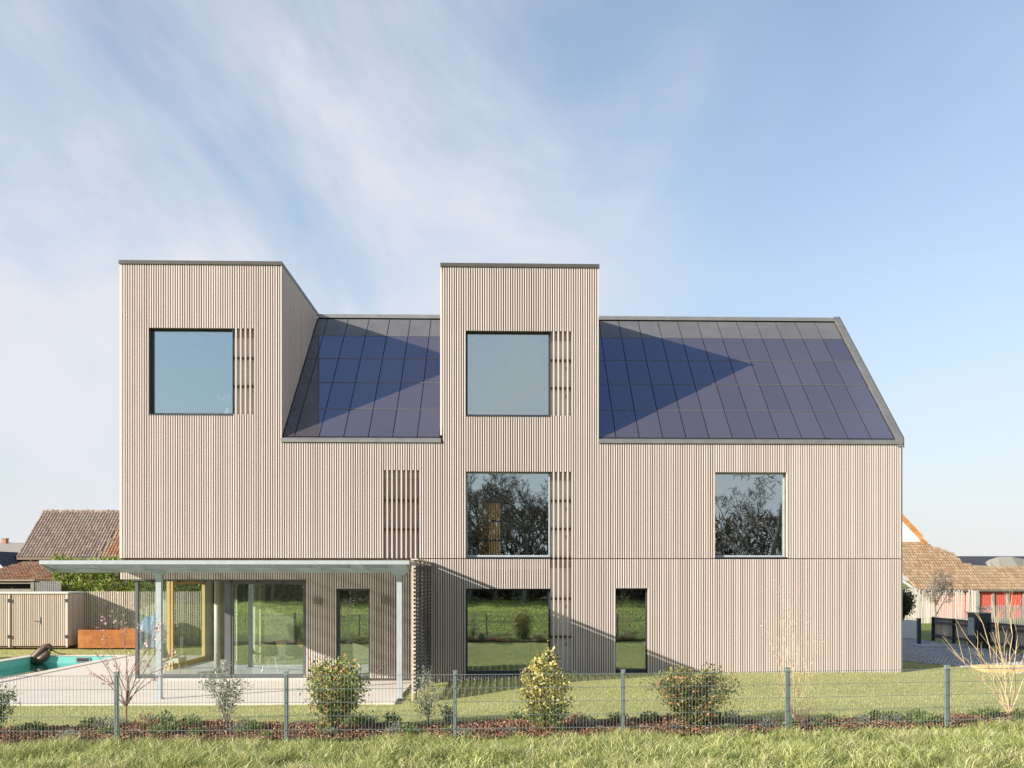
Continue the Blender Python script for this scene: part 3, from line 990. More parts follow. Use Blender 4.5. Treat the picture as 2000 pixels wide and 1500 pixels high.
# roof: two slopes, then solar panels as pieces of it
nv = Vector((0, -SL, 1)).normalized()
rf = MB()
for a, b in ((DL[1] + 0.001, DM[0] - 0.001), (DM[1] + 0.001, XR - 0.05)):
    rf.quad((a, 0.0, EZ - 0.05), (b, 0.0, EZ - 0.05), (b, RY, RZ - 0.05), (a, RY, RZ - 0.05))
rf.quad((XR - 0.05, DEP, EZ - 0.05), (XL + 0.05, DEP, EZ - 0.05), (XL + 0.05, RY, RZ - 0.05), (XR - 0.05, RY, RZ - 0.05))
roof = rf.build('roof', M['rubber'], house)
rows = [0.07, 1.02, 1.99, 2.93, 3.89, 4.64]


def panels(xs_):
    for r in range(5):
        ya, yb = rows[r] + 0.006, rows[r + 1] - 0.006
        for a, b in zip(xs_[:-1], xs_[1:]):
            if b - a < 0.05:
                continue
            ln = math.hypot(yb - ya, SL * (yb - ya))
            m_ = MB()
            o_ = Vector(((a + b) / 2, ya, EZ + SL * ya))
            hw = (b - a) / 2 - 0.011
            u = Vector((0, 1, SL)).normalized()
            tl_ = nv * 0.012 * (1 if r < 4 else 0.6)
            base_pts = [Vector((-hw, 0, 0)) + tl_, Vector((hw, 0, 0)) + tl_, Vector((hw, 0, 0)) + u * ln, Vector((-hw, 0, 0)) + u * ln]
            i = len(m_.v)
            m_.v += [tuple(p_ - nv * 0.02) for p_ in base_pts] + [tuple(p_) for p_ in base_pts]
            m_.f += [(4, 5, 6, 7), (0, 1, 5, 4), (1, 2, 6, 5), (2, 3, 7, 6), (3, 0, 4, 7)]
            o2 = link('solar_panel' if r < 4 else 'blind_roof_panel', m_.mesh('panel', M['solar'] if r < 4 else M['blind']), roof)
            o2.location = o_


xr = [XR - 0.17]
while xr[-1] - 0.63 > DM[1] + 0.05:
    xr.append(xr[-1] - 0.63)
xr.append(DM[1] + 0.03)
panels(xr[::-1])
xl = [DL[1] + 0.03, -5.63]
while xl[-1] + 0.652 < DM[0] - 0.1:
    xl.append(xl[-1] + 0.652)
xl.append(DM[0] - 0.06)
panels(xl)


for a, b in ((xl[0], xl[-1]), (xr[-1], xr[0])):
    for yy in rows[1:5]:
        m_ = MB(); up_ = nv * 0.010
        q0, q1 = Vector((a, yy - 0.005, EZ + SL * (yy - 0.005))), Vector((b, yy - 0.005, EZ + SL * (yy - 0.005)))
        d_ = Vector((0, 0.011, SL * 0.011))
        m_.quad(q0 + up_, q1 + up_, q1 + up_ + d_, q0 + up_ + d_); m_.quad(q0 - up_, q1 - up_, q1 + up_, q0 + up_)
        m_.build('seam_strip', M['trim'], roof)


def slopebar(x0, x1, lo, hi, ya, yb, name, mat):
    m_ = MB()
    pr = [(ya, EZ + SL * ya + lo), (yb, EZ + SL * yb + lo), (yb, EZ + SL * yb + hi), (ya, EZ + SL * ya + hi)]
    m_.prismx(pr, x0, x1)
    return m_.build(name, mat, house)


slopebar(XR - 0.13, XR + 0.035, -0.12, 0.10, -0.03, RY + 0.02, 'verge_trim', M['trim'])
slopebar(XR + 0.0351, XR + 0.06, -0.15, 0.115, -0.03, RY + 0.02, 'verge_edge', M['coping'])
for a, b in ((DL[1] + 0.025, DM[0] - 0.05), (DM[1] + 0.025, XR - 0.135)):
    MB().box(a, b, RY - 0.10, RY + 0.10, RZ - 0.06, RZ + 0.055).build('ridge_cap', M['trim'], house)
    m_ = MB(); m_.prismx([(-0.045, EZ - 0.085), (0.06, EZ - 0.085), (0.06, EZ + 0.055), (-0.02, EZ + 0.02), (-0.045, EZ - 0.03)], a - 0.02, b + (0.16 if b > 5 else 0.03))
    m_.build('eave_gutter', M['trim'], house)


# windows
def window(x0, x1, z0, z1, yf=0.17, fw=0.035, glass='glass', reveal='revealwood', fmat='frame', bottom=None):
    m_ = MB()
    fb = bottom or fw
    m_.box(x0, x0 + fw, yf, yf + 0.08, z0, z1); m_.box(x1 - fw, x1, yf, yf + 0.08, z0, z1)
    m_.box(x0 + fw, x1 - fw, yf, yf + 0.08, z0, z0 + fb); m_.box(x0 + fw, x1 - fw, yf, yf + 0.08, z1 - fw, z1)
    w_ = m_.build('window', M[fmat], house)
    MB().box(x0 + fw, x1 - fw, yf + 0.03, yf + 0.05, z0 + fb, z1 - fw).build('pane', M[glass], w_)
    rv = MB()
    d = 0.012
    rv.box(x0 - d, x0 - 0.001, 0.004, yf + 0.09, z0, z1); rv.box(x1 + 0.001, x1 + d, 0.004, yf + 0.09, z0, z1)
    rv.box(x0 - d, x1 + d, BK + 0.002, yf + 0.09, z1 + 0.001, z1 + d)
    rv.build('reveal', M[reveal], w_)
    MB().box(x0 - d, x1 + d, -0.012, yf + 0.09, z0 - 0.03, z0 - 0.001).build('sill', M['darkmetal'], w_)
    return w_


def screen(x0, x1, z0, z1, mat, rails=True):
    m_ = MB().box(x0 + 0.001, x1, 0.115, 0.145, z0, z1)
    s_ = m_.build('ventilation_screen', M[mat], house)
    h = z1 - z0
    if rails:
        for k in (1, 2):
            zz = z1 - h * (0.34 if k == 1 else 0.67)
            MB().box(x0 + 0.002, x1 - 0.001, BK + 0.002, 0.085, zz - 0.03, zz + 0.03).build('screen_rail', M['backing'], s_)
            MB().box(x0 + (x1 - x0) * 0.68, x0 + (x1 - x0) * 0.68 + 0.025, 0.10, 0.1145, zz - 0.26, zz - 0.16).build('flap_handle', M['darkmetal'], s_)
    MB().box(x1 - 0.012, x1 + 0.004, BK + 0.003, 0.23, z0, z1).build('screen_reveal', M['frame'], s_)
    MB().box(x0 + 0.002, x1 - 0.013, 0.09, 0.1145, z1 - 0.22, z1 - 0.001).build('screen_lintel', M['panelbrown'], s_)


for k, (a, b, c, z0, z1) in enumerate(WIN):
    if b > a:
        rv = 'darkmetal' if k in (0, 1, 2, 5) else 'revealwood'
        window(a, b, z0, z1, fmat='darkmetal' if k in (0, 1) else ('steel' if k in (2, 3) else 'darkmetal'), reveal=rv,
               bottom=0.05 if z0 > 0 else 0.10)
    if c is not None:
        screen(b, c, z0, 2.93 if z0 < 0 else z1, 'panelbrown' if k == 4 else 'panelgrey')

# terrace glazing: clear corner, big pane, narrow door
ZB, ZT = -0.235, FASC - 0.002
GY = 0.13
post = MB(); post.box(-7.49, -7.33, GY - 0.02, GY + 0.16, ZB, ZT)
post.build('window_mullion', M['frame'], house)
MB().box(-9.85, -9.77, GY - 0.02, GY + 0.08, ZB, ZT).build('corner_post', M['frame'], house)
m_ = MB(); m_.box(-9.77, -7.49, GY, GY + 0.07, ZB, ZB + 0.10); m_.box(-9.77, -7.49, GY, GY + 0.07, ZT - 0.05, ZT)
w_ = m_.build('window', M['frame'], house)
MB().box(-9.77, -7.49, GY + 0.025, GY + 0.045, ZB + 0.10, ZT - 0.05).build('pane', M['glassclear'], w_)
m_ = MB(); X0, X1 = -7.33, snap(-5.32) + 0.01
m_.box(X0, X0 + 0.06, GY, GY + 0.1, ZB, ZT); m_.box(X1 - 0.11, X1, GY, GY + 0.1, ZB, ZT)
m_.box(X0 + 0.06, X1 - 0.11, GY, GY + 0.1, ZB, ZB + 0.10); m_.box(X0 + 0.06, X1 - 0.11, GY, GY + 0.1, ZT - 0.13, ZT)
w_ = m_.build('sliding_window', M['frame'], house)
MB().box(X0 + 0.06, X1 - 0.11, GY + 0.04, GY + 0.06, ZB + 0.10, ZT - 0.13).build('pane', M['glass'], w_)
window(GD[0], GD[1], GD[2], GD[3], yf=0.2, fw=0.05, bottom=0.08, reveal='frame')
MB().box(XL + 0.3, snap(-5.32), 0.02, 0.12, FASC - 0.035, FASC - 0.004).build('blind_rail', M['frame'], house)
for xx in np.arange(-9.4, -5.4, 0.69):
    MB().box(xx, xx + 0.06, 0.015, 0.06, FASC - 0.075, FASC - 0.036).build('blind_bracket', M['rubber'], house)
# glazed west side with the timber door
SX_ = -9.81
MB().box(SX_ - 0.01, SX_ + 0.01, 0.22, 2.38, ZB + 0.04, ZT).build('side_pane', M['glassclear'], house)
m_ = MB()
for yy in (2.4, 2.62, 5.5):
    m_.box(SX_ - 0.05, SX_ + 0.05, yy, yy + (0.07 if yy < 2.5 else 0.12), ZB, ZT)
m_.box(SX_ - 0.05, SX_ + 0.05, 2.74, 5.5, ZB, ZB + 0.14); m_.box(SX_ - 0.05, SX_ + 0.05, 2.74, 5.5, ZT - 0.16, ZT)
w_ = m_.build('timber_door', M['oak'], house)
MB().box(SX_ - 0.012, SX_ + 0.012, 2.74, 5.5, ZB + 0.14, ZT - 0.16).build('pane', M['glassclear'], w_)
MB().box(SX_ - 0.05, SX_ + 0.05, 5.62, 6.3, ZB, ZT).build('timber_panel', M['white'], house)
MB().tube([(-9.2, 5.2, -0.23), (-9.2, 5.2, 0.55)], 0.02, 8).build('door_stop_pole', M['white'], house)

# round column inside
m_ = MB(); m_.tube([(-8.15, 1.6, ZB), (-8.15, 1.6, 2.66)], 0.085, 20)
m_.build('round_column', M['panelgrey'], house, True)


# ---- wall lamps
def wall_lamp(x, z, label):
    t_ = thing('wall_lamp', label, 'lamp', (x, -0.02, z), 'wall lamps on the terrace wall')
    MB().box(x - 0.085, x + 0.085, -0.13, -0.012, z - 0.085, z + 0.085).build('lamp_body', M['lampbox'], t_)
    MB().box(x - 0.06, x + 0.06, -0.0118, 0.0, z - 0.06, z + 0.06).build('mounting_plate', M['darkmetal'], t_)
    MB().box(x - 0.06, x + 0.06, -0.11, -0.03, z - 0.092, z - 0.0855).build('lamp_lens', M['white'], t_)


wall_lamp(-4.99, 1.82, 'square taupe wall lamp left of the narrow glazed door')
wall_lamp(-3.20, 1.835, 'square taupe wall lamp right of the narrow glazed door')

# ================================================================== glass canopy
canopy = thing('canopy', 'grey steel terrace canopy with glass roof panes on two posts', 'canopy', (-6.2, -2, TZ))
CT = 2.79
CX0, CX1 = -10.22, -2.14
beamY = -3.55
MB().box(CX0 + 0.06, CX1 - 0.06, beamY - 0.05, beamY + 0.05, 2.555, 2.635).build('front_beam', M['steel'], canopy)
rx = [CX0 + 0.07 + k * (CX1 - CX0 - 0.14) / 8 for k in range(9)]
for k, xx in enumerate(rx):
    m_ = MB(); m_.prismx([(-4.1, CT - 0.06), (beamY - 0.1, 2.636), (-0.03, 2.70), (-0.03, CT), (-4.1, CT)], xx - 0.022, xx + 0.022)
    m_.build('rafter', M['steel'], canopy)
for a, b in zip(rx[:-1], rx[1:]):
    MB().box(a + 0.012, b - 0.012, -4.13, -0.02, CT + 0.002, CT + 0.018).build('glass_pane', M['glassroof'], canopy)
MB().box(CX0, CX1, -4.16, -4.131, CT - 0.055, CT + 0.03).build('front_flashing', M['steel'], canopy)
for xx, sg_ in ((CX0, 1), (CX1, -1)):
    m_ = MB(); m_.prismx([(-4.16, CT - 0.05), (beamY - 0.15, 2.56), (beamY + 0.06, 2.56), (-0.03, 2.66), (-0.03, CT + 0.03), (-4.13, CT + 0.03)], min(xx, xx + sg_ * 0.02), max(xx, xx + sg_ * 0.02))
    m_.build('end_plate', M['steel'], canopy)
for xx in (-7.845, -2.42):
    p_ = MB().box(xx - 0.06, xx + 0.06, beamY - 0.055, beamY + 0.055, TZ, 2.554).build('post', M['steel'], canopy)
    MB().box(xx - 0.14, xx + 0.14, beamY - 0.062, beamY + 0.062, 2.50, 2.556).build('post_head', M['steel'], p_)
    MB().box(xx - 0.09, xx + 0.09, beamY - 0.085, beamY + 0.085, TZ + 0.001, TZ + 0.014).build('foot_plate', M['steel'], p_)
MB().box(CX0 + 0.03, CX1 - 0.03, -0.028, -0.002, 2.66, 2.80).build('wall_rail', M['steel'], canopy)

# open timber side screen of the canopy
scr = thing('timber_side_screen', 'open timber lattice screen closing the right end of the glass canopy', 'screen', (-2.0, -2, -0.3))
SCX = -2.03
for k in range(33):
    zz = -0.12 + k * 0.087
    MB().box(SCX - 0.02, SCX + 0.02, -4.07, -0.01, zz, zz + 0.057).build('lattice_slat', M['shadescreen'], scr)  # slats coloured dark to hold the shade on the right side
    MB().box(SCX - 0.045, SCX + 0.03, -4.15, -4.0901, zz, zz + 0.04).build('end_block', M['fenceslat'], scr)
for yy in (-4.06, -3.05, -2.05, -1.05, -0.08):
    zt = 2.83
    MB().box(SCX - 0.065, SCX - 0.0205, yy - 0.03, yy + 0.03, TZ + 0.01, zt).build('upright', M['fenceslat'], scr)
    MB().box(SCX + 0.0205, SCX + 0.05, yy - 0.03, yy + 0.03, TZ + 0.01, zt).build('upright', M['shadescreen'], scr)  # shaded side of the upright, its shade painted in as dark grey
MB().box(SCX - 0.075, SCX + 0.075, -4.13, -0.01, 2.832, 2.862).build('top_board', M['fenceslat'], scr)


# ================================================================== things inside
def curtain(x0, x1, y, z0, z1, label, axis='x', flare=0.0):
    n_ = 40; m_ = MB()
    pts = []
    for k in range(n_ + 1):
        s_ = k / n_
        w_ = 0.035 * math.sin(s_ * 2 * math.pi * 5.5) + 0.012 * math.sin(s_ * 41)
        pts.append((s_, w_))
    lv = [0, 0.5, 1]
    for (s0, w0), (s1, w1) in zip(pts[:-1], pts[1:]):
        for k in range(2):
            def pt(s_, w_, h):
                sp = s_ if flare == 0 else s_ * (1 + flare * (1 - h))
                xx = x0 + (x1 - x0) * sp
                zz = z0 + (z1 - z0) * h
                return (xx, y + w_ * (1 + 0.4 * (1 - h)), zz) if axis == 'x' else (y + w_, xx, zz)
            m_.quad(pt(s0, w0, lv[k]), pt(s1, w1, lv[k]), pt(s1, w1, lv[k + 1]), pt(s0, w0, lv[k + 1]))
    return tag(m_.build('curtain', M['curtain'], None, True), label, 'curtain', 'cream curtains behind the terrace glazing')


curtain(-7.25, -6.85, 0.42, ZB + 0.01, 2.3, 'cream curtain gathered at the left edge of the big terrace window')
curtain(-8.75, -7.75, 5.2, ZB + 0.01, 2.4, 'pale curtain deep in the room beside the timber door')
curtain(-4.48, -4.20, 0.42, ZB + 0.01, 2.12, 'cream curtain hanging inside the narrow glazed door', flare=0.3)

tbl = thing('dining_table', 'light wood dining table behind the big terrace window', 'table', (-6.3, 2.6, ZB))
MB().box(-7.15, -5.45, 2.15, 3.05, 0.46, 0.50).build('tabletop', M['oak'], tbl)
for xx in (-7.08, -5.58):
    for yy in (2.22, 2.92):
        MB().box(xx, xx + 0.06, yy, yy + 0.06, ZB, 0.459).build('leg', M['oak'], tbl)


def shell_chair(x, y, rot, mat, label):
    t_ = thing('dining_chair', label, 'chair', (0, 0, 0), 'chairs around the dining table')
    m_ = MB()
    prof = [(0.22, 0.43), (0.05, 0.42), (-0.12, 0.43), (-0.20, 0.50), (-0.25, 0.66), (-0.28, 0.84)]
    ws = [0.21, 0.23, 0.23, 0.22, 0.20, 0.15]
    for k in range(len(prof) - 1):
        for u0, u1 in ((-1, -.5), (-.5, 0), (0, .5), (.5, 1)):
            def p_(k_, u):
                return (u * ws[k_], prof[k_][0] + 0.05 * u * u * (1 if k_ > 2 else 0), prof[k_][1] + 0.04 * u * u)
            m_.quad(p_(k, u0), p_(k, u1), p_(k + 1, u1), p_(k + 1, u0))
    m_.build('seat_shell', M[mat], t_, True)
    for sx_ in (-1, 1):
        for sy_ in (-1, 1):
            MB().tube([(sx_ * 0.13, sy_ * 0.10, 0.42), (sx_ * 0.22, sy_ * 0.22, 0.0)], 0.009, 6).build('leg', M['chrome'], t_)
        MB().tube([(sx_ * 0.22, -0.22, 0.012), (sx_ * 0.22, 0.22, 0.012)], 0.008, 6).build('sled_rail', M['chrome'], t_)
    t_.location = (x, y, ZB); t_.rotation_euler = (0, 0, rot)


shell_chair(-7.3, 2.6, math.radians(-90), 'chairgreen', 'moss green shell chair at the left head of the dining table')
shell_chair(-6.75, 1.95, math.radians(10), 'chairdark', 'dark teal shell chair in front of the dining table, left one')
shell_chair(-6.05, 1.95, math.radians(-12), 'chairdark', 'dark teal shell chair in front of the dining table, right one')
shell_chair(-5.9, 3.25, math.radians(172), 'chairgreen', 'moss green shell chair behind the dining table')

arm = thing('lounge_chair', 'light wood lounge chair behind the clear corner glazing', 'chair', (-9.25, 1.2, ZB))
MB().box(-9.5, -9.0, 0.95, 1.45, 0.10, 0.22).build('seat_cushion', M['curtain'], arm)
m_ = MB(); m_.prism([(-9.5, 0.2), (-9.42, 0.2), (-9.55, 0.62), (-9.62, 0.60)], 0.97, 1.43); m_.build('back_cushion', M['curtain'], arm)
for yy in (0.93, 1.47):
    MB().tube([(-9.58, yy, ZB), (-9.45, yy, 0.15), (-9.0, yy, 0.33), (-8.96, yy, ZB)], 0.02, 6).build('side_frame', M['oak'], arm)

vase = thing('grass_vase', 'pale vase with dry grasses inside the top left window', 'vase', (-7.55, 0.6, 6.06))
m_ = MB(); m_.tube([(-7.55, 0.6, 6.8), (-7.55, 0.6, 6.9), (-7.55, 0.6, 7.0), (-7.55, 0.6, 7.05)], [0.06, 0.09, 0.06, 0.05], 16); m_.build('vessel', M['white'], vase, True)
m_ = MB(); r2 = random.Random(9)
for k in range(40):
    a_ = r2.uniform(0, 6.28); s_ = r2.uniform(0.05, 0.3)
    m_.tube([(-7.55, 0.6, 7.0), (-7.55 + math.cos(a_) * s_ * .4, 0.6 + math.sin(a_) * s_ * .4, 7.2), (-7.55 + math.cos(a_) * s_, 0.6 + math.sin(a_) * s_ * .6, 7.3 + r2.uniform(0, 0.15))], [0.003, 0.003, 0.012], 3)
m_.build('dry_grass', M['pale'], vase)
MB().box(-7.75, -7.35, 0.45, 0.75, 6.055, 6.799).build('pedestal', M['white'], vase)

col = thing('ribbed_column', 'tall orange ribbed wooden column in three sections behind the middle window', 'decoration', (-0.45, 0.4, 2.93))
for k in range(3):
    z0 = 2.935 + k * 0.52
    for j in range(9):
        xx = -0.75 + 0.035 + j * 0.068
        MB().tube([(xx, 0.38 + 0.01 * math.sin(j), z0 + 0.03), (xx + 0.006, 0.38, z0 + 0.26), (xx, 0.38 + 0.01 * math.cos(j), z0 + 0.49)], [0.03, 0.033, 0.03], 6).build('wood_rib', M['orange'], col)
    MB().box(-0.76, -0.14, 0.37, 0.43, z0 + 0.491, z0 + 0.549).build('dark_band', M['darkmetal'], col)
tag(MB().box(0.18, 0.68, 2.5, 2.56, -0.22, 2.2).build('pale_panel', M['palepanel']), 'pale blue standing panel inside the lower middle window', 'panel')

# ================================================================== wire mesh fence
fence = thing('wire_mesh_fence', 'grey-green welded wire mesh garden fence with square posts', 'fence', (0, -10.8, 0))
FP = [(-13.15, -10.95), (-10.66, -10.95), (-8.17, -10.95), (-5.69, -10.95), (-3.23, -10.93), (-0.755, -10.90), (1.755, -10.80), (4.32, -10.55), (6.94, -10.25), (9.5, -9.9)]
for k, (xx, yy) in enumerate(FP):
    big_ = 1.25 if k >= 7 else 1.0
    w_ = 0.026 * big_
    p_ = MB().box(xx - w_, xx + w_, yy - 0.03, yy + 0.03, -0.3, 1.045).build('post', M['fencegreen'], fence)
    MB().box(xx - w_ - 0.006, xx + w_ + 0.006, yy - 0.036, yy + 0.036, 1.0455, 1.058).build('post_cap', M['fencegreen'], p_)
    for j in range(6):
        zz = 0.0 + 0.2 * j
        MB().box(xx - 0.012, xx + 0.012, yy - 0.044, yy - 0.0302, zz - 0.008, zz + 0.012).build('clip', M['chrome'], p_)
for (xa, ya), (xb, yb) in zip(FP[:-1], FP[1:]):
    L_ = math.hypot(xb - xa, yb - ya)
    yo = -0.037
    for j in range(6):
        zz = 0.2 * j
        sag = rr.uniform(-0.003, 0.003)
        MB().tube([(xa, ya + yo, zz), ((xa + xb) / 2, (ya + yb) / 2 + yo, zz + sag), (xb, yb + yo, zz)], 0.0042, 5).build('rail_wire', M['fencegreen'], fence)
    m_ = MB(); nn = int(L_ / 0.05)
    for j in range(nn + 1):
        s_ = j / nn
        xx = xa + (xb - xa) * s_; yy = ya + (yb - ya) * s_ + yo - 0.006
        m_.tube([(xx, yy, -0.02), (xx, yy, 1.004)], 0.0027, 4)
    m_.build('wire_mesh', M['fencegreen'], fence, kind='stuff')


# ================================================================== plants
def leaf_cloud(name, pts, size, mat, parent, seed, narrow=0.5, up=0.2, **props):
    rs_ = np.random.RandomState(seed)
    pts = np.asarray(pts, float); n_ = len(pts)
    d = rs_.normal(size=(n_, 3)); d[:, 2] += up; d /= np.linalg.norm(d, axis=1)[:, None]
    a = rs_.normal(size=(n_, 3)); a -= (a * d).sum(1)[:, None] * d; a /= np.linalg.norm(a, axis=1)[:, None]
    nrm = np.cross(d, a)
    s_ = size * rs_.uniform(0.6, 1.3, n_)[:, None]
    w_ = s_ * narrow / 2
    b0 = pts; tip = pts + d * s_; midp = pts + d * s_ * 0.5 + nrm * s_ * 0.10
    V_ = np.stack([b0, midp + a * w_, tip, midp - a * w_], 1).reshape(-1, 3)
    F_ = np.arange(4 * n_).reshape(n_, 4)
    F_ = np.concatenate([F_[:, [0, 1, 2]], F_[:, [0, 2, 3]]], 0)
    return link(name, np_mesh(name, V_, F_, mat), parent, **props)


def stem_tree(rg, base, n_stem, height, spread, sub=4, lean=0.0, kink=0.12):
    """list of (points, r0, r1) and sample points along the outer twigs"""
    lines, samples = [], []
    for k in range(n_stem):
        an = rg.uniform(0, 6.283); rad = spread * rg.uniform(0.25, 1.0)
        tx, ty = math.cos(an) * rad, math.sin(an) * rad
        hh = height * rg.uniform(0.7, 1.0) * (1 - 0.25 * rad / max(spread, 1e-3))
        pts = []
        for j in range(6):
            s_ = j / 5
            pts.append(Vector((base[0] + tx * s_ ** 1.2 + rg.uniform(-kink, kink) * s_ * 0.35, base[1] + ty * s_ ** 1.2 + rg.uniform(-kink, kink) * s_ * 0.35, base[2] + hh * s_)))
        lines.append((pts, 1.0))
        for q_ in range(sub):
            j = rg.randint(1, 4); s_ = rg.random()
            p0 = pts[j].lerp(pts[j + 1], s_)
            a2 = rg.uniform(0, 6.283); ln = height * rg.uniform(0.16, 0.36) * (1.15 - j * 0.13)
            p1 = p0 + Vector((math.cos(a2) * ln * 0.75, math.sin(a2) * ln * 0.75, ln * rg.uniform(0.2, 0.8)))
            mid = p0.lerp(p1, 0.5) + Vector((rg.uniform(-.04, .04), rg.uniform(-.04, .04), rg.uniform(0, .05)))
            lines.append(([p0, mid, p1], 0.5))
    return lines


def shrub(name, label, cat, base, height, spread, leafmat, nleaf, leafsize, seed, n_stem=12, sub=6, bark='bark', r=0.009, fuzz=0.07, lo=0.06, narrow=0.5, group=None, shape=None):
    rg = random.Random(seed)
    t_ = thing(name, label, cat, base, group)
    lines = stem_tree(rg, base, n_stem, height, spread, sub)
    m_ = MB()
    for pts, k in lines:
        m_.tube(pts, [r * k * (1 - 0.75 * j / (len(pts) - 1)) for j in range(len(pts))], 4, False)
    m_.build('stems', M[bark], t_)
    P_ = []
    cand = [(pts, k) for pts, k in lines]
    tries = 0
    while len(P_) < nleaf and tries < nleaf * 6:
        tries += 1
        pts, k = rg.choice(cand)
        j = rg.randint(0 if k < 1 else 1, len(pts) - 2)
        p = pts[j].lerp(pts[j + 1], rg.random()) + Vector((rg.gauss(0, fuzz), rg.gauss(0, fuzz), rg.gauss(0, fuzz)))
        hz = (p.z - base[2]) / height
        if hz < lo or hz > 1.08:
            continue
        if shape is not None:
            rad = math.hypot(p.x - base[0], p.y - base[1])
            if rad > spread * shape(hz) * rg.uniform(0.85, 1.25):
                continue
        P_.append(tuple(p))
    leaf_cloud('foliage', P_, leafsize, M[leafmat], t_, seed, narrow)
    return t_


cone = lambda h: 1.08 * max(0.0, 1 - h) ** 0.65 + 0.12 if h > 0.12 else 0.75
egg = lambda h: math.sqrt(max(0.02, 1 - (2 * h - 0.86) ** 2)) * 1.05
GB = lambda x, y: (x, y, float(gh(x, y)) + 0.02)
shrub('photinia_shrub', 'green shrub with orange-red tips in front of the narrow glazed door', 'shrub', GB(-2.68, -10.25), 1.32, 0.66, 'leafphot', 5200, 0.06, 31, 18, 10, shape=cone)
shrub('photinia_shrub', 'darker round shrub with red-orange tips in front of the right lower wall', 'shrub', GB(2.95, -10.15), 1.13, 0.80, 'leafphotdark', 6500, 0.058, 32, 22, 11, shape=egg)
shrub('variegated_shrub', 'bright yellow variegated shrub in front of the lower middle window', 'shrub', GB(0.61, -10.25), 1.30, 0.54, 'leafyellow', 3400, 0.066, 33, 15, 8, shape=cone)
shrub('low_evergreen_shrub', 'dark green foliage around the foot of the yellow variegated shrub', 'shrub', GB(0.66, -10.3), 0.52, 0.42, 'leafgreen', 1300, 0.05, 133, 12, 7, shape=egg)
shrub('olive_shrub', 'sparse grey-green shrub with two heads in front of the big terrace window', 'shrub', GB(-4.45, -9.75), 1.05, 0.42, 'leafolive', 1500, 0.042, 34, 8, 7, fuzz=0.06, lo=0.15, shape=None)
shrub('slender_shrub', 'slender silvery shrub in front of the timber side screen', 'shrub', GB(-1.24, -9.9), 1.12, 0.13, 'leafolive', 800, 0.040, 35, 5, 6, fuzz=0.05, lo=0.05)
shrub('dark_shrub', 'small dark low shrub just right of the slender silvery one', 'shrub', GB(-0.93, -9.6), 0.36, 0.18, 'leafolive', 420, 0.04, 36, 7, 5, fuzz=0.04)
shrub('rounded_shrub', 'dense green rounded shrub cut off by the left picture edge', 'shrub', GB(-7.93, -10.15), 0.92, 0.48, 'leafgreen', 3400, 0.042, 37, 16, 9, shape=egg)
shrub('planter_shrub', 'dark evergreen shrub growing in the white planter at the house corner', 'shrub', (16.55, 13.3, 0.6), 1.75, 0.50, 'leafdark', 2600, 0.10, 38, 14, 8, r=0.014, fuzz=0.1, shape=egg)


def twig_shrub(name, label, base, stems, bark, r, seed, blossom=None, nb=0, trunk=None, forks=3, bsize=0.03, kink=0.05):
    rg = random.Random(seed)
    t_ = thing(name, label, 'shrub' if trunk is None else 'tree', base)
    m_ = MB(); tips = []
    b = Vector(base)
    if trunk:
        top = b + Vector(trunk)
        m_.tube([b - Vector((0, 0, 0.1)), b.lerp(top, 0.5), top], [r * 2.2, r * 1.9, r * 1.6], 7)
        b = top
    for dx, dy, dz in stems:
        pts = []
        e = Vector((base[0] + dx, base[1] + dy, base[2] + dz))
        for j in range(7):
            s_ = j / 6
            p = b.lerp(e, s_); p.x = b.x + (e.x - b.x) * s_ ** 1.15; p.y = b.y + (e.y - b.y) * s_ ** 1.15
            p += Vector((rg.uniform(-kink, kink), rg.uniform(-kink, kink), rg.uniform(-kink, kink))) * (0 if j == 0 else 1)
            pts.append(p)
        m_.tube(pts, [r * (1.05 - 0.85 * j / 6) for j in range(7)], 5)
        for q_ in range(forks):
            j = rg.randint(2, 5); p0 = pts[j]
            d = (pts[j + 1] - pts[j]).normalized()
            d = (d + Vector((rg.uniform(-.9, .9), rg.uniform(-.6, .6), rg.uniform(-.1, .5)))).normalized()
            ln = (e - b).length * rg.uniform(0.16, 0.38)
            p1 = p0 + d * ln * 0.5 + Vector((rg.uniform(-.03, .03), 0, rg.uniform(-.02, .03))); p2 = p0 + d * ln + Vector((0, 0, 0.06 * ln))
            rr_ = r * (1.05 - 0.85 * j / 6) * 0.7
            m_.tube([p0, p1, p2], [rr_, rr_ * 0.7, rr_ * 0.35], 4)
            tips += [p1.lerp(p2, u) for u in (0.1, 0.4, 0.7, 1.0)]
            if rg.random() < 0.6:
                d2 = (d + Vector((rg.uniform(-.8, .8), rg.uniform(-.5, .5), rg.uniform(-.2, .5)))).normalized()
                p3 = p1 + d2 * ln * 0.5
                m_.tube([p1, p3], [rr_ * 0.5, rr_ * 0.25], 3); tips += [p1.lerp(p3, u) for u in (0.5, 1.0)]
        tips += [pts[4].lerp(pts[6], u) for u in (0.2, 0.6, 1.0)]
    m_.build('trunk' if trunk else 'stems', M[bark], t_)
    if blossom:
        P_ = []
        for k in range(nb):
            p = rg.choice(tips)
            for q_ in range(rg.randint(1, 4)):
                P_.append((p.x + rg.gauss(0, .012), p.y + rg.gauss(0, .012), p.z + rg.gauss(0, .012)))
        leaf_cloud('blossom', P_, bsize, M[blossom], t_, seed, 0.8)
    return t_


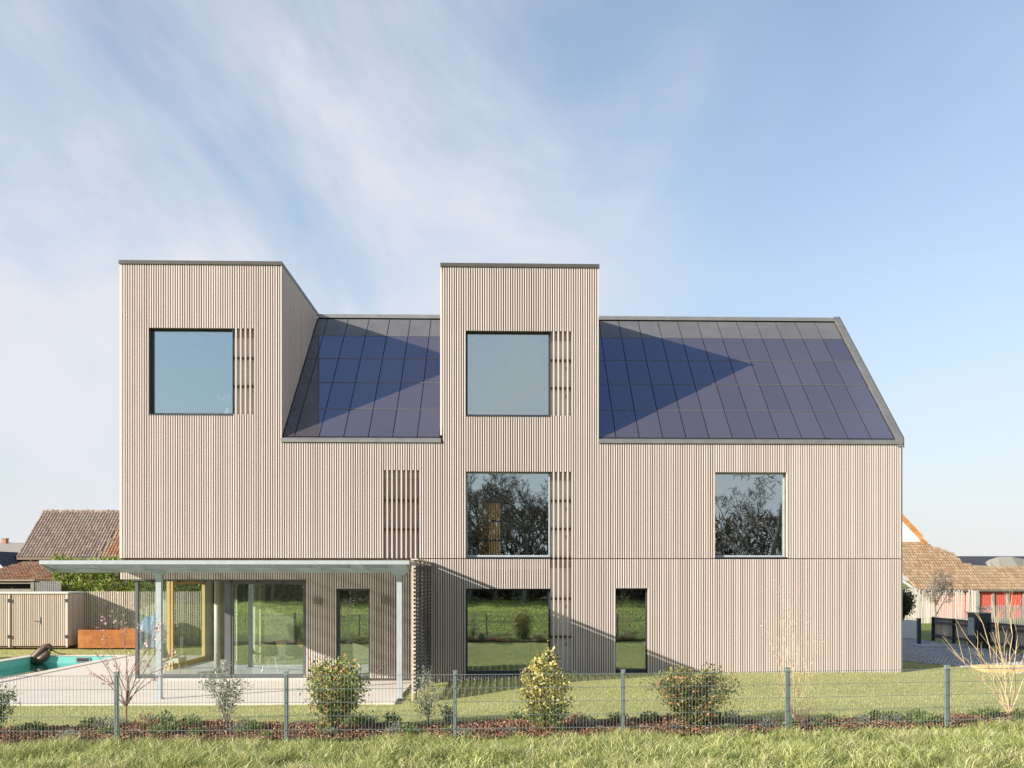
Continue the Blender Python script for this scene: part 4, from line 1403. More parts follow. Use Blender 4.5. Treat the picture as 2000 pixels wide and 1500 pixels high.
bz = float(gh(-6.25, -9.25)) + 0.02
twig_shrub('blossoming_tree', 'young bare tree with pink blossom buds behind the left fence', (-6.25, -9.25, bz),
           [(-0.75, .1, 1.05), (-0.62, -.1, 1.35), (-0.45, .15, 1.62), (-0.28, -.1, 1.35), (-0.15, .2, 1.85), (0.1, -.1, 1.45), (0.22, .15, 1.72), (0.42, 0, 1.55), (0.6, -.15, 1.9), (0.72, .1, 1.6), (0.85, 0, 1.3), (0.62, .2, 1.0)],
           'pinkbark', 0.0105, 41, 'pink', 150, (0.0, 0.0, 0.30), 3, 0.038)
yz = float(gh(8.55, -9.15)) + 0.02
twig_shrub('yellow_twig_shrub', 'bare yellow-stemmed shrub at the right end of the bed', (8.55, -9.15, yz),
           [(-1.15, 0.1, 1.30), (-0.95, -.1, 1.60), (-0.8, .1, 1.05), (-0.55, .1, 1.80), (-0.32, -.1, 1.95), (-0.12, .2, 1.75), (-.02, -.1, 2.05), (0.2, .1, 2.0), (0.45, 0, 1.9), (0.7, .1, 1.6), (-.25, .1, 1.4), (-.6, -.1, 1.2)],
           'yellowbark', 0.0125, 42, None, 0, None, 4, kink=0.045)
pz = float(gh(4.62, -9.95)) + 0.02
twig_shrub('straw_grass', 'tall pale straw-coloured stems behind the fence near the right wall', (4.62, -9.95, pz),
           [(-0.42, .1, 1.55), (-0.3, 0, 1.3), (-0.12, -.1, 2.1), (-.2, 0, 1.8), (0.0, .1, 1.9), (0.1, 0, 1.55), (0.26, .1, 1.45), (0.38, 0, 1.25), (-.36, -.1, 1.0), (.2, -.1, 1.0)],
           'palebark', 0.0055, 43, 'pale', 260, None, 5, 0.016, 0.03)
rz_ = float(gh(4.66, -10.0)) + 0.02
rg = random.Random(4)
twig_shrub('rusty_stems', 'short rusty brown stems at the foot of the pale straw stems', (4.7, -9.95, rz_),
           [(rg.uniform(-.3, .35), rg.uniform(-.15, .15), rg.uniform(.25, .5)) for _ in range(34)], 'pinkbark', 0.0035, 44, None, 0, None, 1, kink=0.02)

# small bed plants, told apart only by kind
rg = random.Random(17)
proto = {}


def tuft(kind):
    if kind not in proto:
        rg2 = random.Random(50 + len(proto))
        nm, mt, sz, nn = {'lav': ('silver_tuft', 'lav', 0.035, 220), 'low': ('groundcover_plant', 'lowgreen', 0.04, 160), 'dry': ('dry_tuft', 'rustleaf', 0.04, 120)}[kind]
        P_ = []
        for k in range(nn):
            a = rg2.uniform(0, 6.283); r_ = 0.13 * math.sqrt(rg2.random()); P_.append((math.cos(a) * r_, math.sin(a) * r_, rg2.uniform(0, 0.12) * (1.2 - r_ / 0.13 * 0.6)))
        o = leaf_cloud(nm, P_, sz, M[mt], None, 60, 0.3 if kind == 'lav' else 0.6, 0.8)
        proto[kind] = o
        o['first'] = 1
        return o
    o = proto[kind]
    c_ = o.copy(); COL.objects.link(c_)
    return c_


lab = {'lav': ('small silvery grey tuft planted in the bark bed', 'plant', 'silvery tufts in the bark bed'),
       'low': ('small low green plant in the bark bed', 'plant', 'low green plants in the bark bed'),
       'dry': ('small rusty dry plant in the bark bed', 'plant', 'dry plants in the bark bed')}
for k in range(90):
    kind = rg.choice(['lav', 'low', 'low', 'lav', 'low', 'dry'])
    xx = rg.uniform(-8.0, 9.2); yy = rg.uniform(float(fence_y(xx)) + 0.15, float(bed_back(xx)) - 0.05)
    o = tuft(kind)
    if 'first' in o: del o['first']
    o.location = (xx, yy, float(gh(xx, yy)) + 0.03)
    s_ = rg.uniform(0.7, 1.6); o.scale = (s_, s_, s_ * rg.uniform(0.8, 1.3)); o.rotation_euler = (0, 0, rg.uniform(0, 6.28))
    tag(o, *lab[kind])

# ================================================================== shed, garden fence, planter, hedge
shed = thing('garden_shed', 'flat-roofed garden shed clad in vertical slats with double door', 'shed', (-19, 12.5, -0.3))
SZ0, SZ1 = -0.2, 1.82
MB().box(-21.6, -17.1, 11.68, 13.0, -0.28, 1.83).build('shed_wall', M['darkwood'], shed)
xx = -21.6; k = 0
us = MB().box(-0.5, 0.5, 0, 1, 0, 1).mesh('shed_slat', M['fenceslat'])
while xx < -17.05:
    o = link('slat', us, shed); o.location = (xx, 11.61, SZ0); o.scale = (0.047, 0.065, SZ1 - SZ0); xx += 0.0815
yy = 11.66
while yy < 13.0:
    o = link('side_slat', us, shed); o.location = (-17.07, yy, SZ0); o.scale = (0.045, 0.045, SZ1 - SZ0); yy += 0.06
MB().box(-21.7, -17.0, 11.56, 13.05, 1.835, 1.90).build('flat_roof', M['panelgrey'], shed)
for xx in (-19.28, -17.06):
    MB().box(xx - 0.025, xx + 0.025, 11.57, 11.608, -0.25, 1.8).build('door_edge_post', M['slat'], shed)
    for zz in (0.1, 1.5):
        MB().box(xx - 0.05, xx + 0.05, 11.55, 11.5695, zz, zz + 0.13).build('hinge', M['darkmetal'], shed)
MB().tube([(-18.12, 11.56, 0.76), (-18.22, 11.54, 0.76), (-18.30, 11.54, 0.77)], 0.014, 6).build('door_handle', M['darkmetal'], shed)
MB().box(-18.16, -18.09, 11.58, 11.6095, 0.66, 0.92).build('lock_plate', M['chrome'], shed)

gf = thing('slatted_garden_fence', 'vertical slat garden fence between the shed and the house', 'fence', (-13, 13.05, -0.3))
us2 = MB().box(-0.5, 0.5, 0, 1, 0, 1).mesh('fence_slat', M['fenceslat'])
xx = -17.0
while xx < -6.5:
    o = link('slat', us2, gf); o.location = (xx, 13.0, -0.25); o.scale = (0.046, 0.028, 2.15 + 0.006 * math.sin(xx * 9)); xx += 0.087
for zz in (0.1, 1.6):
    MB().box(-17.0, -6.5, 13.0285, 13.075, zz, zz + 0.07).build('cross_rail', M['oldwood'], gf)
for xx in np.arange(-17, -6.4, 2.1):
    MB().box(xx - 0.035, xx + 0.035, 13.076, 13.14, -0.4, 1.85).build('post', M['oldwood'], gf)

pl = thing('corten_planter', 'low rust-brown corten steel planter in front of the slatted fence', 'planter', (-15.5, 12, -0.3))
m_ = MB()
m_.box(-16.62, -14.42, 11.54, 11.56, -0.28, 0.43); m_.box(-16.62, -14.42, 12.5, 12.52, -0.28, 0.43)
m_.box(-16.62, -16.60, 11.56, 12.5, -0.28, 0.43); m_.box(-14.44, -14.42, 11.56, 12.5, -0.28, 0.43)
m_.build('steel_side', M['rust'], pl)
MB().box(-16.6, -14.44, 11.56, 12.5, 0.2, 0.38).build('soil', M['mulch'], pl)

rg = random.Random(77)


def hedge(name, label, x0, x1, y0, y1, z0, z1, mat, nleaf, size, seed):
    t_ = thing(name, label, 'hedge', ((x0 + x1) / 2, (y0 + y1) / 2, z0))
    rs_ = np.random.RandomState(seed)
    P_ = np.stack([rs_.uniform(x0, x1, nleaf), np.where(rs_.rand(nleaf) < .65, y0 + np.abs(rs_.normal(0, .16, nleaf)), rs_.uniform(y0, y1, nleaf)), rs_.uniform(z0, 1, nleaf)], -1)
    top = z1 + 0.25 * (vnoise(P_[:, 0], P_[:, 1], 1.4) - 0.5)
    P_[:, 2] = z0 + (top - z0) * rs_.rand(nleaf) ** 0.85
    P_[:, 1] += 0.35 * (vnoise(P_[:, 0] * 1.0, P_[:, 2] * 1.0, 1.8) - 0.5)
    leaf_cloud('foliage', P_, size, M[mat], t_, seed, 0.42, 0.9)
    m_ = MB()
    for k in range(int((x1 - x0) / 0.5)):
        xx = x0 + 0.25 + k * 0.5
        m_.tube([(xx, (y0 + y1) / 2, z0), (xx + rg.uniform(-.1, .1), (y0 + y1) / 2, z1 - 0.4)], 0.03, 5)
    m_.build('stems', M['bark'], t_)
    return t_


hedge('laurel_hedge', 'tall bright green laurel hedge behind the slatted garden fence', -19.85, -11.0, 16.0, 17.0, -0.3, 3.3, 'leafhedge', 17000, 0.17, 5)

# bronze sculpture at the pool corner
sc_ = thing('bronze_sculpture', 'dark bronze hunched animal sculpture on the pool corner with a thin tail', 'sculpture', (-16.3, 7.95, TZ))
m_ = MB()
m_.tube([(-16.52, 7.9, -0.52), (-16.42, 7.92, -0.33), (-16.24, 7.95, -0.12), (-16.08, 7.96, 0.02), (-15.98, 7.97, 0.06), (-15.90, 7.97, -0.02), (-15.88, 7.96, -0.12)],
        [0.20, 0.17, 0.15, 0.13, 0.10, 0.09, 0.03], 10)
m_.tube([(-16.36, 7.90, -0.50), (-16.15, 7.90, -0.35), (-16.02, 7.92, -0.22), (-15.98, 7.94, -0.10)], [0.16, 0.15, 0.12, 0.08], 9)
m_.build('body', M['bronze'], sc_, True)
m_ = MB(); m_.tube([(-15.90, 7.98, -0.06), (-15.78, 8.04, -0.16), (-15.66, 8.1, -0.22), (-15.48, 8.14, -0.235)], [0.022, 0.02, 0.018, 0.02], 6)
m_.build('tail', M['bronze'], sc_, True)
m_ = MB(); m_.tube([(-15.98, 7.95, -0.12), (-15.92, 7.93, -0.18), (-15.95, 7.92, -0.255)], [0.03, 0.028, 0.03], 6); m_.build('foreleg', M['bronze'], sc_, True)

tp = thing('blue_reflection', 'blue mound standing in for a blue reflection in the clear corner glazing', 'reflection', (-13.2, 12.2, -0.3))
m_ = MB(); n_ = 14
for i in range(n_):
    for j in range(n_):
        def pp(a, b):
            u, v = a / n_ * 2 - 1, b / n_ * 2 - 1
            h = max(0, 1 - (u * u) ** 1.5) * max(0, 1 - (v * v) ** 1.5)
            return (-14.05 + u * 0.5, 12.3 + v * 0.5, -0.28 + 1.25 * h ** 0.6 + 0.08 * math.sin(7 * u + 3 * v) * h)
        m_.quad(pp(i, j), pp(i + 1, j), pp(i + 1, j + 1), pp(i, j + 1))
m_.build('reflection_sheet', M['blue'], tp, True)  # added solid mound in place of a blue reflection on the glass


# ================================================================== neighbours
def tiles(poly, O, U, V_, tu, tv, mat, name, parent, seed=1, amp=0.05):
    """curved roof tiles laid in courses inside polygon poly (u,v) of the plane O + u U + v V"""
    O, U, V_ = Vector(O), Vector(U).normalized(), Vector(V_).normalized()
    N = U.cross(V_).normalized()
    us_ = [p[0] for p in poly]; vs_ = [p[1] for p in poly]
    rg_ = random.Random(seed); m_ = MB()
    nv_ = int((max(vs_) - min(vs_)) / tv) + 1; nu_ = int((max(us_) - min(us_)) / tu) + 1
    for b in range(nv_):
        for a in range(nu_):
            u0 = min(us_) + a * tu; v0 = min(vs_) + b * tv
            if not bool(inpoly(np.array([u0 + tu / 2]), np.array([v0 + tv / 2]), poly)[0]):
                continue
            ju, jh = rg_.uniform(-.008, .008), rg_.uniform(0, 0.012)
            prof = [(0.0, 0.0), (0.25, 0.75 * amp), (0.5, amp), (0.75, 0.75 * amp), (1.0, 0.0)]
            i0 = len(m_.v)
            for s_, h in prof:
                m_.v.append(tuple(O + U * (u0 + s_ * tu * 0.97 + ju) + V_ * v0 + N * (h + 0.03 + jh)))
                m_.v.append(tuple(O + U * (u0 + s_ * tu * 0.97 + ju) + V_ * (v0 + tv * 1.08) + N * (h + 0.005)))
            for k in range(4):
                m_.f.append((i0 + 2 * k, i0 + 2 * k + 2, i0 + 2 * k + 3, i0 + 2 * k + 1))
            m_.v += [tuple(O + U * (u0 + ju) + V_ * v0 + N * (-0.02)), tuple(O + U * (u0 + tu * 0.97 + ju) + V_ * v0 + N * (-0.02))]
            i1 = len(m_.v) - 2
            m_.f.append((i1, i1 + 1, i0 + 8, i0 + 6, i0 + 4, i0 + 2, i0))
    return m_.build(name, M[mat], parent, kind='stuff')


def planed(parent, pts, mat, name, th=0.1):
    m_ = MB(); i = 0
    m_.v += [tuple(p) for p in pts] + [(p[0], p[1], p[2] - th) for p in pts]
    n_ = len(pts)
    m_.f.append(tuple(range(n_))); m_.f.append(tuple(range(2 * n_ - 1, n_ - 1, -1)))
    for k in range(n_):
        a, b = k, (k + 1) % n_
        m_.f.append((b, a, a + n_, b + n_))
    return m_.build(name, M[mat], parent)


# left barn
b1 = thing('old_barn', 'old barn with a large steep brown tiled roof beyond the hedge', 'barn', (-22, 29, -0.3))
ez, rz, ey, ry = 3.57, 6.25, 26.0, 28.85
bl, br = -26.6, -14.0
MB().box(bl + 0.5, br, ey + 0.5, 2 * ry - ey - 0.5, -0.4, ez + 0.3).build('barn_wall', M['darkwood'], b1)
MB().prismx([(ey + 0.5, ez + 0.3), (2 * ry - ey - 0.5, ez + 0.3), (ry, rz - 0.2)], bl + 0.5, bl + 0.7).build('gable', M['yellowwood'], b1)
sl = math.hypot(ry - ey, rz - ez)
planed(b1, [(bl + .02, ey, ez), (br, ey, ez), (br, ry, rz), (bl + .02, ry, rz)], 'tilebrown', 'roof_deck', 0.12)
planed(b1, [(br, 2 * ry - ey, ez), (bl, 2 * ry - ey, ez), (bl, ry, rz), (br, ry, rz)], 'tilebrown', 'rear_roof', 0.12)
tiles([(0, 0), (4.35, 0), (4.95, sl), (0, sl)], (bl, ey, ez), (1, 0, 0), (0, ry - ey, rz - ez), 0.165, 0.245, 'tilebrown', 'roof_tiles', b1, 3, 0.045)
tiles([(4.40, 0), (9, 0), (9, sl), (5.0, sl)], (bl, ey, ez), (1, 0, 0), (0, ry - ey, rz - ez), 0.165, 0.22, 'tilered', 'red_roof_tiles', b1, 4, 0.045)
for k in range(22):
    xx = bl + 0.02 + k * 0.285
    MB().tube([(xx, ry, rz + 0.02 + 0.02 * math.sin(k * 1.7)), (xx + 0.30, ry, rz + 0.035 + 0.02 * math.sin(k * 1.7))], [0.085, 0.10], 8).build('ridge_tile', M['tilebrown'], b1)
MB().box(bl + 0.25, br, ey + 0.1, ey + 0.3, ez - 0.12, ez - 0.02).build('eave_beam', M['darkwood'], b1)
MB().box(bl + 2.6, bl + 2.85, ey + 0.42, ey + 0.52, ez - 0.55, ez - 0.1).build('cream_post', M['yellowwood'], b1)

# lean-to with terracotta roof in front of it
b2 = thing('lean_to', 'low lean-to with sloping terracotta tile roof left of the hedge', 'outbuilding', (-22, 18.5, -0.3))
A = Vector((-22.9, 20.0, 3.22)); B = Vector((-22.2, 16.3, 2.27))
vv = Vector((0, -3.7, -0.98)); vl = vv.length
planed(b2, [(-24.4, 16.3, 2.22), (-19.5, 16.3, 2.22), (-19.5, 20.0, 3.18), (-23.0, 20.0, 3.18)], 'tilered', 'roof_deck', 0.1)
tiles([(0, 0), (4.8, 0), (4.8, vl), (1.4, vl)], (-24.4, 16.3, 2.24), (1, 0, 0), (0, 3.7, 0.98), 0.16, 0.25, 'tilered', 'roof_tiles', b2, 6, 0.05)
MB().box(-23.9, -19.6, 16.6, 20.0, -0.35, 2.2).build('lean_to_wall', M['oldwood'], b2)

gs = thing('weathered_outbuilding', 'weathered grey board outbuilding with an open slot above the slatted shed', 'outbuilding', (-21, 15.5, -0.3))
MB().box(-22.6, -20.07, 15.0, 15.1, -0.3, 1.98).build('front_boards', M['oldwood'], gs)
MB().box(-22.6, -20.07, 15.02, 15.08, 2.20, 2.32).build('top_board', M['oldwood'], gs)
MB().box(-22.6, -20.2, 15.4, 15.5, 1.9, 2.3).build('dark_interior', M['rubber'], gs)
MB().box(-20.2, -20.05, 14.98, 15.12, -0.3, 2.34).build('corner_post', M['oldwood'], gs)
m_ = MB()
for k in range(24):
    a = -20.0 + k * 0.045
    m_.box(a, a + 0.03, 15.0 + 0.012 * (k % 2), 15.05, -0.3, 2.30 + 0.01 * (k % 3))
m_.build('corrugated_side', M['greytimber'], gs)
MB().box(-22.7, -20.0, 14.9, 16.2, 2.325, 2.37).build('roof_sheet', M['oldwood'], gs)
shrub('hydrangea_bush', 'dry straw-brown hydrangea heads below the terracotta lean-to roof', 'shrub', (-20.9, 16.1, -0.3), 2.85, 0.9, 'drybloom', 1500, 0.10, 71, 16, 5, r=0.012, fuzz=0.14, lo=0.5)

b3 = thing('far_house', 'distant house with long grey roof and brick chimney at the left edge', 'house', (-48, 62, 0))
planed(b3, [(-56, 58, 4.3), (-42.0, 58, 4.3), (-42.6, 61.5, 5.75), (-56, 61.5, 5.75)], 'tilegrey', 'roof', 0.15)
planed(b3, [(-42.0, 65, 4.3), (-56, 65, 4.3), (-56, 61.5, 5.75), (-42.6, 61.5, 5.75)], 'tilegrey', 'rear_roof', 0.15)
MB().box(-55.5, -42.6, 58.6, 64.4, -0.3, 4.4).build('wall', M['white'], b3)
ch = MB().box(-46.5, -46.1, 61.2, 61.7, 5.4, 6.1).build('chimney', M['brick'], b3)
MB().box(-46.55, -46.05, 61.15, 61.75, 6.101, 6.16).build('chimney_cap', M['concrete'], ch)

b4 = thing('gabled_house', 'small house with yellow board gable, slate roof and chimney at the left edge', 'house', (-35, 40, 0))
gx0, gz0, gzt = -35.2, 2.4, 4.02
MB().prism([(gx0 - 1.3, -0.3), (gx0 + 1.75, -0.3), (gx0 + 1.75, 2.55), (gx0 + 0.95, 3.55), (gx0 + 0.2, 4.2), (gx0 - 1.3, 2.6)], 38.2, 38.3).build('gable_wall', M['yellowwood'], b4)
for k in range(18):
    xx = gx0 + 1.7 - k * 0.15
    MB().box(xx, xx + 0.13, 38.16, 38.199, -0.2, min(2.5 + (gx0 + 1.75 - xx - 0.1) * 0.98, 4.0)).build('board', M['yellowwood'], b4)
m_ = MB(); m_.bar((gx0 + 1.95, 38.05, 2.5), (gx0 + 0.2, 38.05, 4.22), 0.12, 0.16); m_.build('barge_board', M['white'], b4)
planed(b4, [(gx0 + 2.0, 38.0, 2.52), (gx0 + 2.0, 46, 2.52), (gx0 + 0.2, 46, 4.3), (gx0 + 0.2, 38.0, 4.3)], 'tiledark', 'roof', 0.1)
planed(b4, [(gx0 + 0.2, 41, 4.15), (gx0 + 4.8, 41, 2.9), (gx0 + 4.8, 47, 2.9), (gx0 + 0.2, 47, 4.15)], 'tiledark', 'side_roof', 0.1)
ch = MB().box(gx0 + 1.9, gx0 + 2.28, 41.0, 41.4, 3.0, 4.4).build('chimney', M['brick'], b4)
MB().box(gx0 + 1.85, gx0 + 2.33, 40.95, 41.45, 4.401, 4.47).build('chimney_cap', M['concrete'], ch)
wn_ = MB().box(gx0 + 1.15, gx0 + 1.5, 38.10, 38.159, 2.25, 2.95).build('window', M['white'], b4)
MB().box(gx0 + 1.2, gx0 + 1.45, 38.085, 38.0995, 2.3, 2.9).build('pane', M['blue'], wn_)


# right: farmhouse with sweeping tiled roof
b5 = thing('farmhouse', 'old farmhouse with white gable, sweeping weathered tile roof and red doors', 'farmhouse', (30, 36, -0.3))
s5 = 0.8; Y0, Z0 = 33.0, 1.71
vl = math.hypot(1, s5)
fp = lambda x_, y_: (x_ - 24.0, (y_ - Y0) * vl)
polyR = [(25.73, 34.4), (26.2, 33.0), (42, 33.0), (42, 34.7), (34, 34.78), (30.17, 35.02), (30.08, 35.28), (29.9, 36.03), (29.0, 36.47), (28.2, 36.92), (24.5, 36.85), (24.5, 36.2)]
P3 = lambda x_, y_: (x_, y_, Z0 + s5 * (y_ - Y0))
planed(b5, [P3(*p) for p in polyR], 'tileold', 'roof_deck', 0.12)
tiles([fp(*p) for p in polyR], (24.0, Y0, Z0), (1, 0, 0), (0, 1, s5), 0.175, 0.30, 'tileold', 'roof_tiles', b5, 8, 0.016)
MB().prism([(22.0, 3.0), (28.25, 4.75), (28.1, 5.0), (26.85, 6.3), (23.6, 9.0), (22.0, 9.0)], 37.0, 37.2).build('white_gable', M['white'], b5)
for k in range(12):
    s_ = k / 12
    xa, za = 28.05 - s_ * 2.4, 5.22 + s_ * 2.5
    m_ = MB(); m_.bar((xa, 36.75, za), (xa - 0.19, 36.75, za + 0.20), 0.5, 0.16); m_.build('verge_tile', M['tileorange'], b5)
m_ = MB(); m_.bar((28.45, 36.8, 4.78), (28.05, 36.8, 5.12), 0.5, 0.10); m_.build('lower_verge', M['tileorange'], b5)
m_ = MB(); m_.bar((26.15, 32.93, 1.66), (42, 32.93, 1.66), 0.10, 0.10); m_.build('gutter', M['trim'], b5)
m_ = MB(); m_.bar((26.1, 32.95, 1.66), (24.4, 35.3, 3.42), 0.12, 0.16); m_.build('hip_board', M['greytimber'], b5)
MB().box(26.3, 42, 33.5, 37, -0.4, 1.75).build('wall', M['greytimber'], b5)
for xa, xb in ((27.2, 28.1), (28.2, 29.9), (30.26, 30.95), (31.12, 31.85), (32.08, 32.91), (33.2, 34.0)):
    d_ = MB().box(xa, xb, 33.2, 33.3, -0.38, 1.66).build('red_door', M['red'], b5)
    for k in range(1, 6):
        xx = xa + (xb - xa) * k / 6
        MB().box(xx - 0.008, xx + 0.008, 33.192, 33.1995, -0.35, 1.62).build('board_joint', M['darkwood'], d_)
    MB().box(xb - 0.14, xb - 0.09, 33.17, 33.1915, 0.55, 0.72).build('handle_plate', M['chrome'], d_)
for xx in (30.1, 31.04, 31.97, 33.05):
    MB().box(xx - 0.09, xx + 0.07, 33.1, 33.19, -0.38, 1.66).build('timber_post', M['greytimber'], b5)

b6 = thing('slate_roof_house', 'house with dark slate roof behind the farmhouse', 'house', (40, 53, 0))
planed(b6, [(35.5, 49, 3.3), (44, 49, 3.3), (44, 51.5, 4.3), (35.5, 51.5, 4.3)], 'tiledark', 'roof', 0.12)
MB().box(36, 44, 49.5, 53, -0.3, 3.35).build('wall', M['white'], b6)
b7 = thing('grey_roof_barn', 'barn with sagging grey tile roof beyond the red doors', 'barn', (40, 46, 0))
gp = [(35.2, 3.15), (36.0, 3.45), (36.6, 3.85), (37.3, 4.06), (38.3, 4.08), (39.2, 3.9), (40.5, 3.7), (46, 3.6)]
for (xa, za), (xb, zb) in zip(gp[:-1], gp[1:]):
    planed(b7, [(xa, 42.2, 2.6), (xb, 42.2, 2.6), (xb, 44, zb), (xa, 44, za)], 'tilegrey', 'roof_section', 0.1)
MB().box(35.6, 46, 42.8, 45, -0.3, 2.6).build('wall', M['greytimber'], b7)

# stake fence and its post
sf = thing('stake_fence', 'rustic fence of pale split stakes in front of the farmhouse', 'fence', (25, 27, -0.3))
rg = random.Random(88); xx = 20.5
while xx < 26.75:
    w_ = rg.uniform(0.035, 0.065); h_ = 1.74 + rg.uniform(-0.14, 0.08); ln_ = rg.uniform(-.05, .05)
    m_ = MB(); m_.bar((xx, 27 + rg.uniform(-.02, .02), -0.3), (xx + ln_, 27, h_), w_, 0.03, (0, 1, 0)); m_.build('stake', M['stake'], sf); xx += rg.uniform(0.055, 0.095)
MB().box(20.5, 26.8, 27.05, 27.09, 1.15, 1.22).build('cross_rail', M['oldwood'], sf)
MB().box(20.5, 26.8, 27.05, 27.09, 0.1, 0.17).build('cross_rail', M['oldwood'], sf)
MB().box(26.78, 26.9, 26.95, 27.08, -0.3, 1.75).build('end_post', M['greytimber'], sf)
sp = thing('picket_fence', 'low weathered picket fence in front of the red doors', 'fence', (29, 25, -0.3))
xx = 25.9
while xx < 31.5:
    h_ = 0.95 + rg.uniform(-.05, .05)
    MB().box(xx, xx + 0.04, 25.0, 25.025, -0.3, h_).build('picket', M['greytimber'], sp); xx += 0.105
for zz in (0.1, 0.72):
    MB().box(25.9, 31.5, 25.026, 25.06, zz, zz + 0.06).build('cross_rail', M['oldwood'], sp)


# white planter, dark post, metal fence, pillar
pt = thing('white_planter', 'white square planter box beside the drive at the house corner', 'planter', (16.6, 13.3, -0.1))
m_ = MB(); m_.box(15.95, 17.05, 13.0, 13.06, -0.05, 0.68); m_.box(15.95, 17.05, 13.54, 13.6, -0.05, 0.68); m_.box(15.95, 16.01, 13.06, 13.54, -0.05, 0.68); m_.box(16.99, 17.05, 13.06, 13.54, -0.05, 0.68)
m_.build('planter_side', M['white'], pt)
MB().box(16.011, 16.989, 13.061, 13.539, 0.3, 0.62).build('soil', M['mulch'], pt)
dp = thing('bollard_post', 'slim dark metal post standing alone on the drive', 'post', (15.62, 9.8, -0.1))
MB().box(15.565, 15.685, 9.74, 9.86, -0.12, 0.90).build('post_shaft', M['darkmetal'], dp)
MB().box(15.555, 15.695, 9.73, 9.87, 0.901, 0.92).build('post_cap', M['darkmetal'], dp)
mf = thing('metal_rail_fence', 'dark metal boundary fence with timber slat infill along the drive', 'fence', (17.3, 8, -0.1))
for ya, yb in ((8.75, 12.2), (1.5, 8.0)):
    MB().box(17.25, 17.32, ya, yb, 0.80, 0.86).build('top_rail', M['darkmetal'], mf)
    MB().box(17.25, 17.32, ya, yb, 0.62, 0.70).build('upper_rail', M['darkmetal'], mf)
    MB().box(17.25, 17.32, ya, yb, 0.08, 0.17).build('lower_rail', M['darkmetal'], mf)
    yy = ya
    while yy < yb:
        MB().box(17.34, 17.365, yy, yy + 0.06, 0.0, 0.86).build('slat', M['fenceslat'], mf); yy += 0.088
for yy in (12.15, 10.45, 8.8, 7.9, 6.3, 4.6, 2.9, 1.5):
    MB().box(17.22, 17.335, yy - 0.03, yy + 0.03, -0.15, 0.875).build('post', M['darkmetal'], mf)
pi_ = thing('mailbox_pillar', 'anthracite mailbox pillar with light grey letter flap beside the drive', 'mailbox', (17.2, 8.4, -0.1))
MB().box(16.93, 17.50, 8.12, 8.70, -0.12, 1.16).build('pillar_body', M['darkmetal'], pi_)
MB().box(16.91, 17.52, 8.10, 8.72, 1.161, 1.185).build('pillar_cap', M['greytimber'], pi_)
d_ = MB().box(16.90, 16.929, 8.20, 8.62, 0.36, 1.0).build('letter_flap', M['steel'], pi_)
MB().box(16.89, 16.8995, 8.38, 8.44, 0.85, 0.90).build('lock', M['darkmetal'], d_)
MB().box(15.1, 17.2, 8.35, 9.5, -0.10, -0.035).build('threshold_slab', M['concrete'], kind='structure')
sb = thing('timber_frame_box', 'low light timber frame lying on the drive edge at the right', 'timber', (13.8, 0.8, -0.1))
for a, b in (((12.75, -0.55), (14.6, -0.75)), ((12.75, -0.55), (12.95, 0.6)), ((12.95, 0.6), (14.8, 0.4)), ((14.6, -0.75), (14.8, 0.4))):
    m_ = MB(); m_.bar((*a, -0.02), (*b, -0.02), 0.09, 0.10); m_.build('timber_beam', M['oak'], sb)


# ================================================================== bare trees
def bare_tree(rg, height, r0, depth=5, spread=0.55, first=0.22, up=0.25, tw=0.006):
    trunk, br = MB(), MB()

    def grow(p, d, ln, r, lvl):
        nseg = 5 if lvl == 0 else 3
        pts, rs_ = [p], [r]
        for k in range(nseg):
            d = (d + Vector((rg.gauss(0, .10), rg.gauss(0, .10), rg.gauss(0, .06) + up * 0.12))).normalized()
            p = p + d * (ln / nseg); pts.append(p); rs_.append(max(r * (1 - 0.55 * (k + 1) / nseg), tw))
        (trunk if lvl == 0 else br).tube(pts, rs_, 7 if lvl == 0 else (5 if lvl == 1 else 3), False)
        if lvl >= depth:
            return
        nb_ = (9 if lvl == 0 else 5 if lvl < 3 else 4)
        for k in range(nb_):
            s_ = rg.uniform(first if lvl == 0 else 0.25, 1.0)
            j = min(int(s_ * nseg), nseg - 1)
            q_ = pts[j].lerp(pts[j + 1], s_ * nseg - j)
            an = rg.uniform(0, 6.283)
            o_ = d.orthogonal().normalized(); o2 = d.cross(o_)
            sd = (o_ * math.cos(an) + o2 * math.sin(an))
            nd = (d * (1 - spread * rg.uniform(.7, 1.2)) + sd * spread + Vector((0, 0, up * .5))).normalized()
            grow(q_, nd, ln * rg.uniform(0.45, 0.68) * (1.15 - 0.45 * s_), max(rs_[j] * rg.uniform(0.4, 0.6), tw), lvl + 1)

    grow(Vector((0, 0, -0.2)), Vector((rg.uniform(-.05, .05), rg.uniform(-.05, .05), 1)).normalized(), height * 0.62, r0, 0)
    return trunk, br


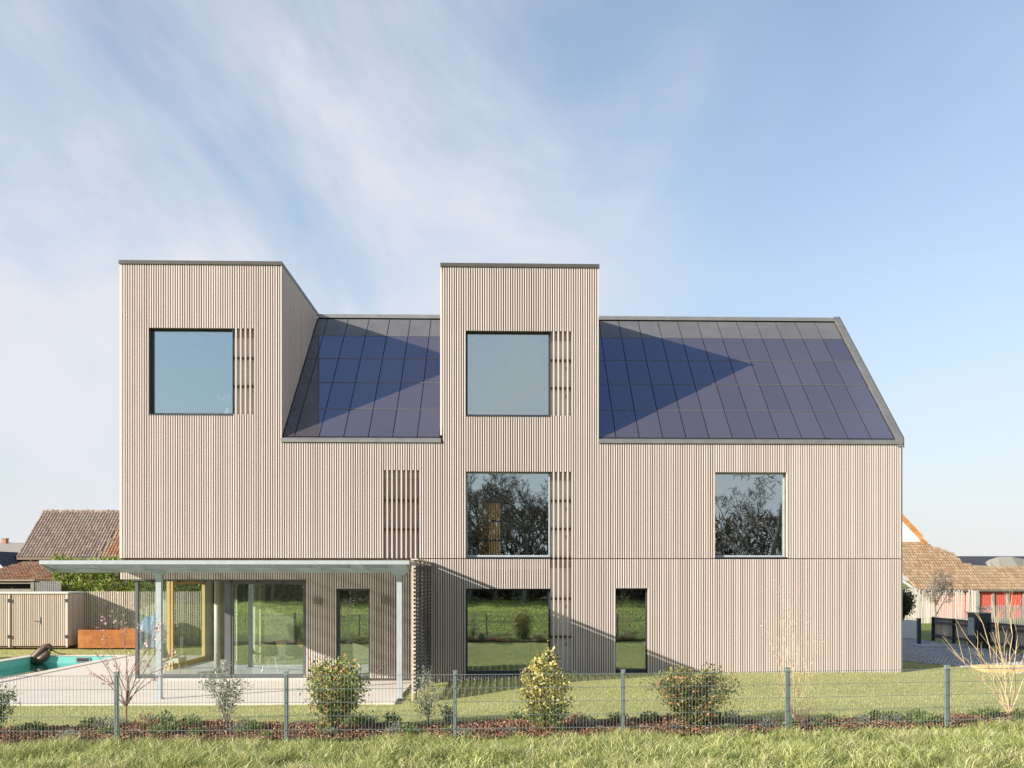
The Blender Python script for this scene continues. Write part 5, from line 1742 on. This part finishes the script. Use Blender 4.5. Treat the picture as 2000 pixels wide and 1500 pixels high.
protos = []
for k, (h, sp_, fi_) in enumerate(((15, 0.50, 0.2), (13.5, 0.42, 0.2), (14.5, 0.62, 0.2), (15, 0.74, 0.10))):
    tm, bm = bare_tree(random.Random(200 + k), h, 0.22, 5, sp_, fi_, tw=0.014)
    protos.append((tm.mesh('trunk', M['bark']), bm.mesh('crown', M['barkdark'])))
rg = random.Random(61)
TREES = [(-34, -66), (-28, -70), (-22.5, -64), (-17, -69), (-12, -65), (-7.5, -68), (-3.6, -62), (-1.0, -67), (1.6, -60), (4.2, -65), (9.5, -65), (14, -70), (23.2, -56), (29, -60), (38, -68)]
words_ = ['far left end', 'second from the left', 'third from the left', 'fourth from the left', 'fifth from the left', 'sixth from the left', 'seventh from the left', 'eighth from the left', 'ninth from the left',
          'tenth from the left', 'eleventh from the left', 'twelfth from the left', 'thirteenth from the left', 'fourteenth from the left', 'far right end']
for k, (tx, ty) in enumerate(TREES):
    a, b = protos[3 if 20 < tx < 27 else k % 3]
    t_ = thing('bare_tree', 'bare winter tree mirrored in the windows, ' + words_[k], 'tree', (0, 0, 0), 'bare trees across the meadow')
    link('trunk', a, t_); link('crown', b, t_)
    t_.location = (tx, ty, float(gh(tx, ty)) - 0.1)
    s_ = rg.uniform(0.85, 1.1) * (1.35 if 20 < tx < 27 else 1.0); t_.scale = (s_, s_, s_ * rg.uniform(0.92, 1.05)); t_.rotation_euler = (0, 0, rg.uniform(0, 6.28))
tm, bm = bare_tree(random.Random(300), 2.6, 0.06, 4, 0.65, 0.35)
t_ = thing('bare_fruit_tree', 'small knobbly bare fruit tree in front of the farmhouse roof', 'tree', (0, 0, 0))
tm.build('trunk', M['bark'], t_); bm.build('crown', M['bark'], t_); t_.location = (22.95, 24, -0.3); t_.scale = (1.25, 1.25, 1.8)
tm, bm = bare_tree(random.Random(303), 4.6, 0.09, 4, 0.6, 0.4)
t_ = thing('bare_fruit_tree', 'gnarled bare tree against the red part of the barn roof', 'tree', (0, 0, 0))
tm.build('trunk', M['oldwood'], t_); bm.build('crown', M['oldwood'], t_); t_.location = (-19.6, 22.5, -0.3)
# thicket at the foot of the far trees
rs = np.random.RandomState(8)
n = 46000
x = rs.uniform(-70, 70, n); y = -73 + rs.uniform(0, 6, n); z = gh(x, y) + rs.rand(n) ** 1.9 * (5.0 + 4.5 * vnoise(x, y, 0.22))
leaf_cloud('thicket', np.stack([x, y, z], -1), 1.3, M['thicket'], None, 9, 0.075, 1.3, kind='stuff', label='brown leafless thicket along the far meadow edge', category='thicket')
